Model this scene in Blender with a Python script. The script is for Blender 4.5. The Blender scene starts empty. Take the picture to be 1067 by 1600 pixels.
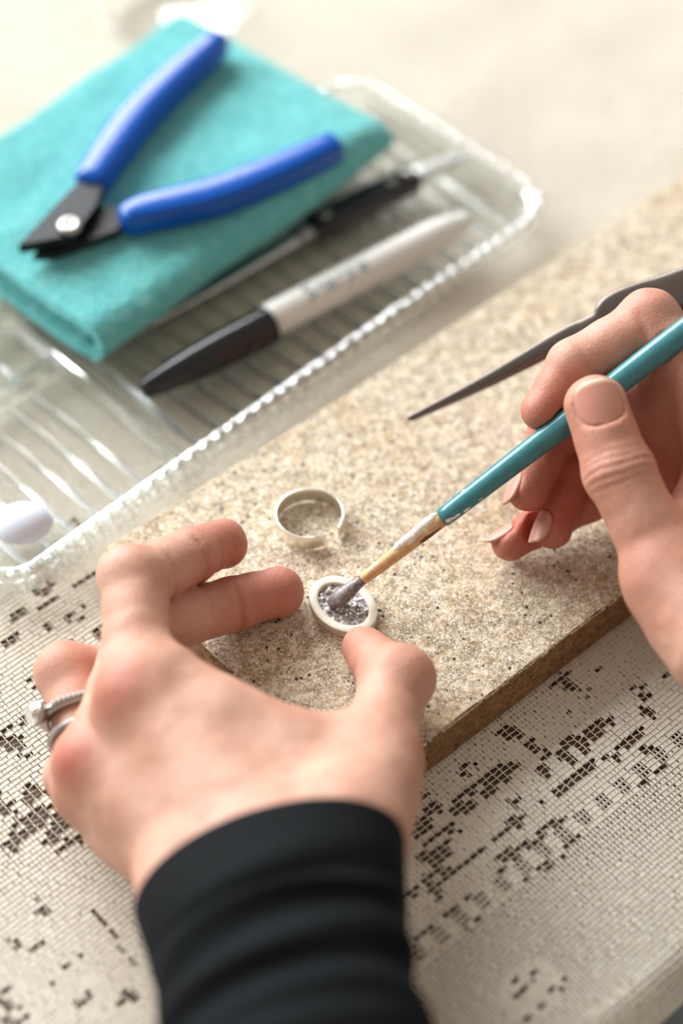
import bpy, math, random
import numpy as np
from mathutils import Vector, Matrix

# ------------------------------------------------------------------ camera, world, light, exposure
S = 0.0011                      # metres per working unit; the bench top is z = 0
ELEV, FPX, DIST = math.radians(50), 3200.0, 571.0
scene = bpy.context.scene
col = scene.collection
fwd = np.array([0, math.cos(ELEV), -math.sin(ELEV)])
CAM = np.array([0, 0, 15.5]) - DIST * fwd
cd = bpy.data.cameras.new('camera')
cam = bpy.data.objects.new('camera', cd)
col.objects.link(cam)
cam.location = Vector(CAM * S)
cam.rotation_euler = (math.pi / 2 - ELEV, 0, 0)
cd.sensor_fit = 'HORIZONTAL'
cd.sensor_width = 24.0
cd.lens = FPX / 1067 * 24.0
cd.clip_start = 0.01
cd.clip_end = 20
cd.dof.use_dof = True
cd.dof.focus_distance = 541 * S
cd.dof.aperture_fstop = 3.4
scene.camera = cam

world = bpy.data.worlds.new('world')
scene.world = world
world.use_nodes = True
bg = world.node_tree.nodes['Background']
bg.inputs[0].default_value = (1.0, 0.92, 0.81, 1)
bg.inputs[1].default_value = 0.39

def area_light(name, loc, target, sx, sy, power, color):
    ld = bpy.data.lights.new(name, 'AREA')
    ld.shape = 'RECTANGLE'; ld.size = sx; ld.size_y = sy
    ld.energy = power; ld.color = color
    o = bpy.data.objects.new(name, ld); col.objects.link(o)
    o.location = loc
    o.rotation_euler = (Vector(target) - Vector(loc)).to_track_quat('-Z', 'Y').to_euler()
    return o
area_light('window_daylight', (-1.20, 1.36, 1.00), (0, 0.05, 0), 2.5, 1.15, 116, (0.925, 0.97, 1.0))

scene.cycles.transparent_max_bounces = 48
scene.cycles.max_bounces = 20
scene.cycles.transmission_bounces = 20
vs = scene.view_settings
vs.view_transform = 'Standard'
vs.look = 'None'
vs.gamma = 1.0
vs.use_curve_mapping = False
vs.exposure = 0.31

# ------------------------------------------------------------------ helpers
A0 = math.radians(41.4)
U = np.array([math.cos(A0), math.sin(A0), 0.0])
V = np.array([-math.sin(A0), math.cos(A0), 0.0])
Z = np.array([0, 0, 1.0])
def W(u, v, z=0.0): return U * u + V * v + Z * z       # bench frame (u along the block, v across) to world
def nrm(a):
    a = np.asarray(a, float); return a / (np.linalg.norm(a) + 1e-12)
rng = np.random.default_rng(7)
random.seed(7)

def srgb(r, g, b):
    f = lambda c: (c / 255 / 12.92) if c / 255 <= 0.04045 else ((c / 255 + 0.055) / 1.055) ** 2.4
    return (f(r), f(g), f(b), 1)

class NT:
    """small wrapper to write node trees"""
    def __init__(s, name):
        s.m = bpy.data.materials.new(name); s.m.use_nodes = True
        s.t = s.m.node_tree; s.b = s.t.nodes['Principled BSDF']
    def n(s, kind, **kw):
        x = s.t.nodes.new(kind)
        for k, v in kw.items():
            if k.startswith('_'): setattr(x, k[1:], v)
            else:
                k2 = int(k[1:]) if k[0] == 'i' and k[1:].isdigit() else k.replace('__', ' ')
                x.inputs[k2].default_value = v
        return x
    def l(s, a, b): s.t.links.new(a, b)
    def coord(s, scale=1.0, kind='Object'):
        tc = s.n('ShaderNodeTexCoord')
        mp = s.n('ShaderNodeMapping'); mp.inputs['Scale'].default_value = (scale,) * 3 if np.isscalar(scale) else scale
        s.l(tc.outputs[kind], mp.inputs['Vector']); return mp.outputs[0]
    def noise(s, vec, scale, detail=4, rough=0.55, dist=0.0):
        x = s.n('ShaderNodeTexNoise', Scale=scale, Detail=detail, Roughness=rough, Distortion=dist); s.l(vec, x.inputs['Vector']); return x.outputs['Fac']
    def vor(s, vec, scale, feature='F1', out='Distance'):
        x = s.n('ShaderNodeTexVoronoi', Scale=scale, _feature=feature); s.l(vec, x.inputs['Vector']); return x.outputs[out]
    def ramp(s, fac, stops):
        x = s.n('ShaderNodeValToRGB'); r = x.color_ramp
        while len(r.elements) < len(stops): r.elements.new(0.5)
        for e, (p, c) in zip(r.elements, stops):
            e.position = p; e.color = c if len(c) == 4 else (*c, 1)
        s.l(fac, x.inputs[0]); return x.outputs[0]
    def mix(s, fac, a, b, mode='MIX'):
        x = s.n('ShaderNodeMix', _data_type='RGBA', _blend_type=mode)
        for v, i in ((fac, 0), (a, 6), (b, 7)):
            if hasattr(v, 'links') or hasattr(v, 'is_linked'): s.l(v, x.inputs[i])
            else: x.inputs[i].default_value = v
        return x.outputs[2]
    def math(s, op, a, b=None, clamp=False):
        x = s.n('ShaderNodeMath', _operation=op, _use_clamp=clamp)
        for v, i in ((a, 0), (b, 1)):
            if v is None: continue
            if hasattr(v, 'is_linked'): s.l(v, x.inputs[i])
            else: x.inputs[i].default_value = v
        return x.outputs[0]
    def bump(s, h, strength, dist=0.0005, normal=None):
        x = s.n('ShaderNodeBump', Strength=strength, Distance=dist); s.l(h, x.inputs['Height'])
        if normal is not None: s.l(normal, x.inputs['Normal'])
        s.l(x.outputs[0], s.b.inputs['Normal']); return x.outputs[0]
    def set(s, **kw):
        for k, v in kw.items(): 
            k = k.replace('__', ' ')
            if hasattr(v, 'is_linked'): s.l(v, s.b.inputs[k])
            else: s.b.inputs[k].default_value = v
        return s

def simple(name, c, rough=0.5, metal=0.0, var=0.08, nscale=900, bump=0.0, **kw):
    m = NT(name); v = m.coord()
    f = m.noise(v, nscale, 3)
    lo = tuple(x * (1 - var) for x in c[:3]) + (1,); hi = tuple(min(1, x * (1 + var)) for x in c[:3]) + (1,)
    m.set(Base__Color=m.ramp(f, [(0.3, lo), (0.7, hi)]), Roughness=rough, Metallic=metal, **kw)
    if bump: m.bump(f, bump, 0.0003)
    return m.m

def mesh_np(name, verts, quads=None, tris=None, smooth=True):
    """verts in working units; quads/tris int arrays"""
    me = bpy.data.meshes.new(name)
    verts = np.asarray(verts, np.float32) * S
    faces, sizes = [], []
    if quads is not None and len(quads): q = np.asarray(quads, np.int32); faces.append(q.ravel()); sizes.append(np.full(len(q), 4, np.int32))
    if tris is not None and len(tris): t = np.asarray(tris, np.int32); faces.append(t.ravel()); sizes.append(np.full(len(t), 3, np.int32))
    faces = np.concatenate(faces); sizes = np.concatenate(sizes)
    starts = np.concatenate([[0], np.cumsum(sizes)[:-1]]).astype(np.int32)
    me.vertices.add(len(verts)); me.vertices.foreach_set('co', verts.ravel())
    me.loops.add(len(faces)); me.loops.foreach_set('vertex_index', faces)
    me.polygons.add(len(sizes)); me.polygons.foreach_set('loop_start', starts); me.polygons.foreach_set('loop_total', sizes)
    me.polygons.foreach_set('use_smooth', np.full(len(sizes), smooth, bool))
    me.update(calc_edges=True); me.validate()
    return me

def link(name, me, mat=None, parent=None):
    o = bpy.data.objects.new(name, me); col.objects.link(o)
    if mat is not None and me is not None and not me.materials: me.materials.append(mat)
    if parent is not None:
        o.parent = parent
        if parent.type == 'EMPTY': o.matrix_parent_inverse = Matrix.Translation(-parent.location)
    return o
def tag(o, label, cat, group=None, kind=None):
    o['label'] = label; o['category'] = cat
    if group: o['group'] = group
    if kind: o['kind'] = kind
    return o
def thing(name, base, label, cat, group=None):
    o = bpy.data.objects.new(name, None); col.objects.link(o)
    o.empty_display_size = 0.01
    o.location = Vector(np.asarray(base, float) * S)
    return tag(o, label, cat, group)

def loft(rings, closed_ends=True, loop=False):
    """rings: list of (n,3); returns verts, quads, tris"""
    R = np.asarray(rings, float); m, n, _ = R.shape
    verts = R.reshape(-1, 3); i = np.arange(n); j = (i + 1) % n; q = []
    rows = m if loop else m - 1
    for k in range(rows):
        a = k * n; b = ((k + 1) % m) * n
        q.append(np.stack([a + i, a + j, b + j, b + i], 1))
    q = np.concatenate(q); t = None
    if closed_ends and not loop:
        c0, c1 = R[0].mean(0), R[-1].mean(0)
        verts = np.vstack([verts, c0, c1]); nv = m * n
        t = np.concatenate([np.stack([j, i, np.full(n, nv)], 1), np.stack([(m - 1) * n + i, (m - 1) * n + j, np.full(n, nv + 1)], 1)])
    return verts, q, t
def lofted(name, rings, mat, parent=None, smooth=True, closed_ends=True, loop=False):
    v, q, t = loft(rings, closed_ends, loop)
    return link(name, mesh_np(name, v, q, t, smooth), mat, parent)
def frame(t, up=Z):
    t = nrm(t); a = np.cross(up, t)
    if np.linalg.norm(a) < 1e-3: a = np.cross([1, 0, 0], t)
    a = nrm(a); return a, nrm(np.cross(t, a))
def sweep(pts, ra, rb=None, n=20, power=2.0, up=Z, twist=0):
    """rings of superellipse section along a path (ra sideways, rb along up)"""
    pts = np.asarray(pts, float); ra = np.broadcast_to(ra, len(pts)); rb = ra if rb is None else np.broadcast_to(rb, len(pts))
    th = np.linspace(0, 2 * np.pi, n, endpoint=False) + twist
    cx, cy = np.cos(th), np.sin(th)
    cx = np.sign(cx) * np.abs(cx) ** (2 / power); cy = np.sign(cy) * np.abs(cy) ** (2 / power)
    out = []
    for k in range(len(pts)):
        t = pts[min(k + 1, len(pts) - 1)] - pts[max(k - 1, 0)]
        a, b = frame(t, up)
        out.append(pts[k] + np.outer(cx * ra[k], a) + np.outer(cy * rb[k], b))
    return out
def spline(ctrl, n):
    """Catmull-Rom through control rows (any columns)"""
    c = np.asarray(ctrl, float); P = np.vstack([2 * c[0] - c[1], c, 2 * c[-1] - c[-2]])
    out = []
    for x in np.linspace(0, len(c) - 1 - 1e-9, n):
        i = int(x); t = x - i; p0, p1, p2, p3 = P[i:i + 4]
        out.append(0.5 * (2 * p1 + (p2 - p0) * t + (2 * p0 - 5 * p1 + 4 * p2 - p3) * t ** 2 + (3 * p1 - p0 - 3 * p2 + p3) * t ** 3))
    return np.array(out)
def box(c, hu, hv, hz, du=U, dv=V, dz=Z, bevel=0.0):
    """bevelled box: verts, quads, tris through an 8-gon loft"""
    c = np.asarray(c, float); b = min(bevel, hu * .49, hv * .49, hz * .49)
    def ring(z, s):
        a, d = hu - s, hv - s; k = max(b * 0.8, 1e-3) 
        xy = [(a, -d + k), (a, d - k), (a - k, d), (-a + k, d), (-a, d - k), (-a, -d + k), (-a + k, -d), (a - k, -d)]
        return np.array([c + du * x + dv * y + dz * z for x, y in xy])
    if b <= 0: return [ring(-hz, 0), ring(hz, 0)]
    return [ring(-hz, b), ring(-hz + b, 0), ring(hz - b, 0), ring(hz, b)]

def noise3(P, freq, seed=0):
    """cheap smooth value noise on points, about -1..1"""
    P = np.asarray(P, float) * freq; i = np.floor(P).astype(np.int64); f = P - i; f = f * f * (3 - 2 * f); out = 0
    for dx in (0, 1):
        for dy in (0, 1):
            for dz in (0, 1):
                h = (i[:, 0] + dx) * 374761393 + (i[:, 1] + dy) * 668265263 + (i[:, 2] + dz) * 2147483647 + seed * 974711
                h = (h ^ (h >> 13)) * 1274126177; h = (h ^ (h >> 16)) & 0xffff
                w = (f[:, 0] if dx else 1 - f[:, 0]) * (f[:, 1] if dy else 1 - f[:, 1]) * (f[:, 2] if dz else 1 - f[:, 2])
                out = out + w * (h / 32767.5 - 1)
    return out

# ------------------------------------------------------------------ materials
def mat_lace():
    m = NT('ecru_cotton_lace'); v = m.coord()
    f = m.noise(v, 420, 4)
    m.set(Base__Color=m.ramp(f, [(0.25, srgb(218, 208, 189)), (0.75, srgb(233, 226, 211))]), Roughness=0.9, Sheen__Weight=0.15)
    m.bump(m.noise(v, 5200, 2), 0.5, 0.0003)
    return m.m
def mat_brick(name='granular_soldering_block', side_shade=False):
    m = NT(name); v = m.coord()
    n0 = m.noise(v, 60, 4); n1 = m.noise(v, 2600, 3, 0.6)
    wob = m.n('ShaderNodeMix', _data_type='VECTOR'); wob.inputs[0].default_value = 0.0006
    nz = m.n('ShaderNodeTexNoise', Scale=900.0, Detail=2.0); m.l(v, nz.inputs['Vector'])
    add = m.n('ShaderNodeVectorMath', _operation='MULTIPLY_ADD'); m.l(nz.outputs['Color'], add.inputs[0]); add.inputs[1].default_value = (0.0007,) * 3; m.l(v, add.inputs[2])
    vv = add.outputs[0]
    cell = m.vor(vv, 1500, 'F1', 'Color'); edge = m.vor(vv, 1500, 'DISTANCE_TO_EDGE')
    cell2 = m.vor(vv, 620, 'F1', 'Color'); edge2 = m.vor(vv, 620, 'DISTANCE_TO_EDGE')
    sep = m.n('ShaderNodeSeparateColor'); m.l(cell, sep.inputs[0])
    grain = m.ramp(sep.outputs[0], [(0.0, srgb(184, 158, 124)), (0.35, srgb(218, 200, 172)), (0.75, srgb(232, 219, 198)), (1.0, srgb(248, 243, 233))])
    big = m.ramp(n0, [(0.35, srgb(238, 226, 204)), (0.65, srgb(250, 246, 238))])
    c = m.mix(0.45, grain, big, 'MULTIPLY')
    c = m.mix(0.35, c, grain)
    gap = m.ramp(edge, [(0.0, (1, 1, 1)), (0.17, (0, 0, 0))])
    gm = m.ramp(m.noise(v, 320, 4, 0.65), [(0.42, (0.15, 0.15, 0.15)), (0.60, (1, 1, 1))])
    gapm = m.math('MULTIPLY', gap, gm)
    c = m.mix(m.math('MULTIPLY', gapm, 0.85), c, srgb(92, 68, 42))
    sp = m.vor(vv, 330, 'F1'); spk = m.ramp(sp, [(0.15, (1, 1, 1)), (0.22, (0, 0, 0))])
    spm = m.ramp(m.noise(v, 140, 2), [(0.50, (0, 0, 0)), (0.54, (1, 1, 1))])
    c = m.mix(m.math('MULTIPLY', spk, spm), c, srgb(58, 50, 42))
    st = m.ramp(m.noise(v, 34, 3, 0.6, 0.8), [(0.58, (0, 0, 0)), (0.72, (1, 1, 1))])
    c = m.mix(m.math('MULTIPLY', st, 0.35), c, srgb(186, 154, 104))
    if side_shade: c = m.mix(0.95, c, srgb(166, 128, 80), 'MULTIPLY')  # browner sides, with part of their shade multiplied into the colour
    m.set(Base__Color=c, Roughness=0.92)
    h = m.math('SUBTRACT', m.math('MULTIPLY', n1, 0.5), m.math('MULTIPLY', gapm, 1.0))
    m.bump(h, 0.6, 0.0005)
    return m.m
def mat_skin():
    m = NT('skin'); v = m.coord()
    at = m.n('ShaderNodeAttribute', _attribute_name='flush'); fl = at.outputs['Fac']
    blot = m.noise(v, 60, 2, 0.5)
    base = m.ramp(blot, [(0.3, srgb(192, 141, 118)), (0.7, srgb(208, 163, 142))])
    c = m.mix(fl, base, srgb(178, 88, 68))
    fine = m.ramp(m.noise(v, 700, 4, 0.6), [(0.35, (0.9, 0.88, 0.87)), (0.65, (1, 1, 1))])
    c = m.mix(0.8, c, fine, 'MULTIPLY')
    m.set(Base__Color=c, Roughness=0.5, Subsurface__Weight=0.12, Subsurface__Scale=0.0025, Specular__IOR__Level=0.32)
    m.b.inputs['Subsurface Radius'].default_value = (1.0, 0.35, 0.2)
    vo = m.vor(v, 1500, 'DISTANCE_TO_EDGE'); h = m.math('ADD', m.math('MULTIPLY', vo, 0.8), m.noise(v, 900, 3))
    m.bump(h, 0.32, 0.0005)
    return m.m
def mat_glass(name='pressed_glass', tint=(0.95, 0.985, 0.97, 1), rough=0.02, thin=0.0):
    m = NT(name); v = m.coord()
    m.set(Base__Color=tint, Roughness=rough, Transmission__Weight=1.0, IOR=1.5)
    nb = m.bump(m.noise(v, 130, 2), 0.12, 0.001)
    if thin > 0:                                            # thin pressed glass: mostly straight through, with a clear surface sheen
        tr = m.n('ShaderNodeBsdfTransparent', Color=tint); gl = m.n('ShaderNodeBsdfGlossy', Roughness=0.04); m.l(nb, gl.inputs['Normal'])
        lw = m.n('ShaderNodeLayerWeight', Blend=0.5); m.l(nb, lw.inputs['Normal']); fr = m.math('MULTIPLY_ADD', m.math('POWER', lw.outputs['Facing'], 5.0), 0.9); fr.node.inputs[2].default_value = 0.045
        m1 = m.n('ShaderNodeMixShader'); m.l(fr, m1.inputs[0]); m.l(tr.outputs[0], m1.inputs[1]); m.l(gl.outputs[0], m1.inputs[2])
        m2 = m.n('ShaderNodeMixShader'); m2.inputs[0].default_value = thin; m.l(m.b.outputs[0], m2.inputs[1]); m.l(m1.outputs[0], m2.inputs[2])
        m.l(m2.outputs[0], m.t.nodes['Material Output'].inputs['Surface'])
    return m.m
def mat_towel():
    m = NT('teal_microfibre'); v = m.coord()
    f = m.noise(v, 240, 4, 0.7)
    m.set(Base__Color=m.ramp(f, [(0.25, srgb(78, 178, 180)), (0.55, srgb(110, 202, 200)), (0.8, srgb(146, 220, 216))]), Roughness=0.95, Sheen__Weight=0.55, Sheen__Roughness=0.4)
    m.b.inputs['Sheen Tint'].default_value = srgb(190, 240, 240)
    m.bump(m.math('ADD', m.noise(v, 1400, 3), m.vor(v, 900)), 0.9, 0.0012)
    return m.m
def mat_flux():
    m = NT('dried_white_flux'); v = m.coord()
    m.set(Base__Color=m.ramp(m.noise(v, 900, 4), [(0.3, srgb(216, 192, 166)), (0.6, srgb(246, 240, 230))]), Roughness=0.5, Subsurface__Weight=0.1, Subsurface__Scale=0.001)
    m.bump(m.noise(v, 1500, 3), 0.5, 0.0004)
    return m.m
def mat_wetflux():
    m = NT('wet_grey_flux'); v = m.coord()
    f = m.noise(v, 700, 5, 0.65)
    m.set(Base__Color=m.ramp(f, [(0.3, srgb(84, 68, 62)), (0.48, srgb(150, 138, 132)), (0.62, srgb(228, 224, 222))]), Roughness=0.14, Coat__Weight=0.6)
    m.bump(m.noise(v, 1300, 4), 0.8, 0.0005)
    return m.m
def mat_silver(name, c, rough, bump=0.15):
    m = NT(name); v = m.coord()
    m.set(Base__Color=c, Metallic=1.0, Roughness=rough)
    m.bump(m.noise(v, 1600, 3), bump, 0.0002)
    return m.m
def mat_sleeve():
    m = NT('black_knit'); v = m.coord()
    f = m.noise(v, 300, 3)
    m.set(Base__Color=m.ramp(f, [(0.3, srgb(5, 8, 10)), (0.7, srgb(9, 13, 16))]), Roughness=0.8, Sheen__Weight=0.0, Sheen__Roughness=0.3, Specular__IOR__Level=0.12)
    m.b.inputs['Sheen Tint'].default_value = srgb(120, 160, 190)
    m.bump(m.noise(v, 2600, 2), 0.5, 0.0003)
    return m.m
def mat_wood(name, a, b, scale=(1, 1, 1), rough=0.5, ns=60):
    m = NT(name); v = m.coord(scale)
    m.set(Base__Color=m.ramp(m.noise(v, ns, 5, 0.6, 0.6), [(0.3, a), (0.7, b)]), Roughness=rough)
    m.bump(m.noise(v, ns * 3, 3), 0.2, 0.0003)
    return m.m

M = dict(lace=mat_lace(), brick=mat_brick(), shaded_side_brick=mat_brick('brown_block_side_with_shade', True), skin=mat_skin(), glass=mat_glass(tint=(0.985, 0.996, 0.99, 1), rough=0.06, thin=0.66), ribglass=mat_glass('ribbed_glass', (0.99, 1.0, 0.995, 1), 0.22, 0.55), flatglass=mat_glass('flat_glass', (0.99, 0.995, 0.99, 1), 0.02, 1.0), towel=mat_towel(), flux=mat_flux(), wet=mat_wetflux(),
         blue=simple('royal_blue_grip_plastic', srgb(0, 78, 168), 0.2, var=0.05, Specular__IOR__Level=0.35),
         black_steel=simple('blackened_steel', srgb(30, 29, 30), 0.42, 0.6),
         rivet=mat_silver('bright_rivet_steel', (0.40, 0.385, 0.36, 1), 0.42),
         steel=mat_silver('brushed_steel', (0.62, 0.62, 0.60, 1), 0.3),
         dark_steel=mat_silver('heat_darkened_steel', (0.14, 0.115, 0.10, 1), 0.34),
         cap=simple('glossy_black_plastic', srgb(18, 18, 19), 0.2),
         barrel=simple('pale_grey_marker_plastic', srgb(224, 222, 216), 0.3, var=0.03),
         ink=simple('blue_grey_print', srgb(96, 110, 134), 0.5),
         handle=simple('black_riveted_handle', srgb(22, 25, 31), 0.4),
         stone=simple('pale_lavender_stone', srgb(214, 219, 232), 0.18, var=0.05, nscale=150, Subsurface__Weight=0.2, Subsurface__Scale=0.003),
         silver=mat_silver('matte_silver_strip', (0.90, 0.86, 0.78, 1), 0.34),
         whitesilver=simple('pickled_white_silver', srgb(226, 218, 200), 0.5, 0.25, var=0.05, nscale=600, bump=0.3),
         ringmetal=mat_silver('white_gold', (0.40, 0.385, 0.36, 1), 0.3),
         gem=mat_glass('clear_gem', (1, 1, 1, 1), 0.0),
         teal=simple('teal_brush_lacquer', srgb(62, 126, 132), 0.24, var=0.12, nscale=350, bump=0.1),
         barewood=mat_wood('bare_brush_wood', srgb(196, 146, 92), srgb(226, 184, 132), (1, 1, 1), 0.6, 500),
         bristle=mat_wood('wet_brown_bristle', srgb(74, 60, 58), srgb(150, 136, 132), (1, 1, 1), 0.25, 900),
         scorch=simple('scorched_brown_wood', srgb(112, 70, 36), 0.4, var=0.3, nscale=1400), sleeve=mat_sleeve(),
         table=mat_wood('dark_brown_table_wood', srgb(66, 43, 26), srgb(88, 60, 37), (1, 6, 1), 0.45, 30),
         floor=mat_wood('dark_floor', srgb(58, 60, 58), srgb(74, 74, 70), (1, 1, 1), 0.7, 12))
def mat_nail(kind):
    m = NT(kind); v = m.coord()
    at = m.n('ShaderNodeAttribute', _attribute_name='edge')
    c = m.mix(at.outputs['Fac'], srgb(198, 138, 120), srgb(230, 210, 180))
    m.set(Base__Color=c, Roughness=0.38, Subsurface__Weight=0.1, Subsurface__Scale=0.0015, Specular__IOR__Level=0.35)
    m.bump(m.noise(v, 600, 2), 0.08, 0.0003); return m.m
M['nail'] = mat_nail('fingernail')

# ------------------------------------------------------------------ setting: table, floor, lace cloth
EDGE_V = -150.0                                            # front edge of the table
floor_me = mesh_np('floor', [W(-2600, -2600, -682), W(2600, -2600, -682), W(2600, 2600, -682), W(-2600, 2600, -682)], [[0, 1, 2, 3]])
fl = link('floor', floor_me, M['floor']); fl['kind'] = 'structure'
tb = thing('table', W(100, 250, -681.9), 'dark brown wooden table under the ecru lace cloth', 'table')
lofted('table_top', box(W(100, 280, -14.2), 420, 430, 14, bevel=4), M['table'], tb, False)
for su in (-1, 1):
    for sv in (-1, 1):
        lofted('leg', box(W(100 + su * 380, 280 + sv * 385, -355), 22, 22, 327, bevel=4), M['table'], tb, False)

HOLES = [(-25.7, -85.1, 12, 3.6, 0.0, 0.9), (-39.4, -79.2, 2.6, 4.2, 0.0, 0.85), (-24.7, -78.9, 2.6, 2.5, 0.0, 0.6), (-46.2, -82.4, 4, 3, 0.0, 0.8), (-41.1, -88.9, 3.2, 2.2, 0.0, 0.6), (-27.6, -107.7, 14, 5.2, 0.0, 0.95), (-36.7, -97.8, 20, 1.3, 0.0, 0.8), (-14.6, -108.5, 3.5, 2.5, 0.0, 0.8), (-6.7, -85.6, 1.8, 5, 0.0, 0.7), (-10.6, -91.4, 1.6, 3, 0.0, 0.7), (-0.3, -91.7, 5, 4, 0.0, 0.85), (9.7, -91.9, 6, 2, 0.0, 0.85), (-5.5, -98.5, 9, 1.4, 0.0, 0.8), (11.1, -99.9, 8, 1.6, 0.0, 0.8), (26.2, -91.4, 3.5, 3, 0.0, 0.7), (34.6, -91.8, 3, 2, 0.0, 0.7), (23.0, -96.8, 2, 2.5, 0.0, 0.7), (4.3, -100.6, 3, 2.5, 0.0, 0.7), (14.4, -109.4, 3, 3, 0.0, 0.5), (-9.3, -106.8, 5, 1.6, 0.0, 0.6), (-0.2, -108.4, 2.5, 2, 0.0, 0.7), (13.4, -104.6, 3, 2, 0.0, 0.6), (9.1, -81.8, 2.0, 1.5, 0.0, 0.7), (17.3, -82.2, 3.5, 1.0, 0.0, 0.6), (23.9, -78.2, 1.5, 2.0, 0.0, 0.6), (-56.8, -104.4, 3, 1.8, 0.0, 0.7), (-50.8, -107.3, 2.2, 2.5, 0.0, 0.7), (-51.7, -89.5, 2, 1.5, 0.0, 0.8), (-60.3, -95.3, 2.5, 1.5, 0.0, 0.8), (-54.3, -99.4, 6, 1.3, 0.0, 0.8), (-45.9, -109.2, 4, 1.5, 0.0, 0.8), (-66.9, -107.2, 6, 2.5, 0.0, 0.6), (-55.1, -110.6, 3, 2, 0.0, 0.6), (-73.4, -108.4, 3, 2, 0.0, 0.6), (-69.9, -116.0, 3, 2, 0.0, 0.5), (-58.1, -131.0, 1.6, 2.2, 0.0, 0.95), (-53.0, -130.9, 2, 1.2, 0.0, 0.7), (-60.3, -131.7, 1.6, 1.3, 0.0, 0.95), (-53.4, -132.4, 1.5, 1.0, 0.0, 0.95), (-52.0, -137.1, 3.5, 1.2, 0.0, 0.6), (-57.0, -138.2, 7, 1.0, 0.0, 0.6), (-114.4, -11.5, 3.5, 5.5, 0.0, 0.9), (-120.8, -16.1, 5, 3.5, 0.0, 0.85), (-112.9, -19.2, 2.5, 2.5, 0.0, 0.9), (-127.1, -18.0, 4, 2, 0.0, 0.8), (-108.5, 9.5, 7, 2.5, 0.0, 0.8), (-97.9, 11.1, 6, 2, 0.0, 0.8), (-108.9, 4.6, 2.5, 4, 0.0, 0.8), (-122.0, -7.4, 2.5, 5, 0.0, 0.7), (-116.1, -27.7, 4, 2, 0.0, 0.7), (-129.2, -33.3, 3, 1.2, 0.0, 0.7), (-124.6, -41.7, 1.6, 1.0, 0.0, 0.9), (-143.5, -41.5, 1.2, 2.6, 0.0, 0.7), (-139.2, -45.8, 3.2, 0.9, 0.0, 0.8), (-135.4, -53.7, 5, 0.8, 0.0, 0.6), (-123.2, -51.7, 0.9, 5, 0.0, 0.6), (-124.3, -63.5, 0.9, 6, 0.0, 0.6), (-151.6, -49.7, 2, 1, 0.0, 0.8), (-139.2, -64.0, 3, 1.2, 0.0, 0.7), (-131.1, -71.1, 3, 2, 0.0, 0.6), (-143.6, -55.6, 2, 1, 0.0, 0.6), (-71.0, 30.2, 4, 2, 0.0, 0.7), (-82.9, 31.9, 6, 1.5, 0.0, 0.6), (-62.3, 39.0, 4, 1.2, 0.0, 0.8), (-73.7, 38.5, 4, 1.4, 0.0, 0.7), (-89.5, 34.7, 5, 1.4, 0.0, 0.6), (-80.2, 23.7, 3, 1.2, 0.0, 0.6), (-83.0, 40.7, 4, 1.4, 0.0, 0.6)]
SOLIDS = [(-56.6, -133.4, 9, 7, 0.0, 1)]
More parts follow.
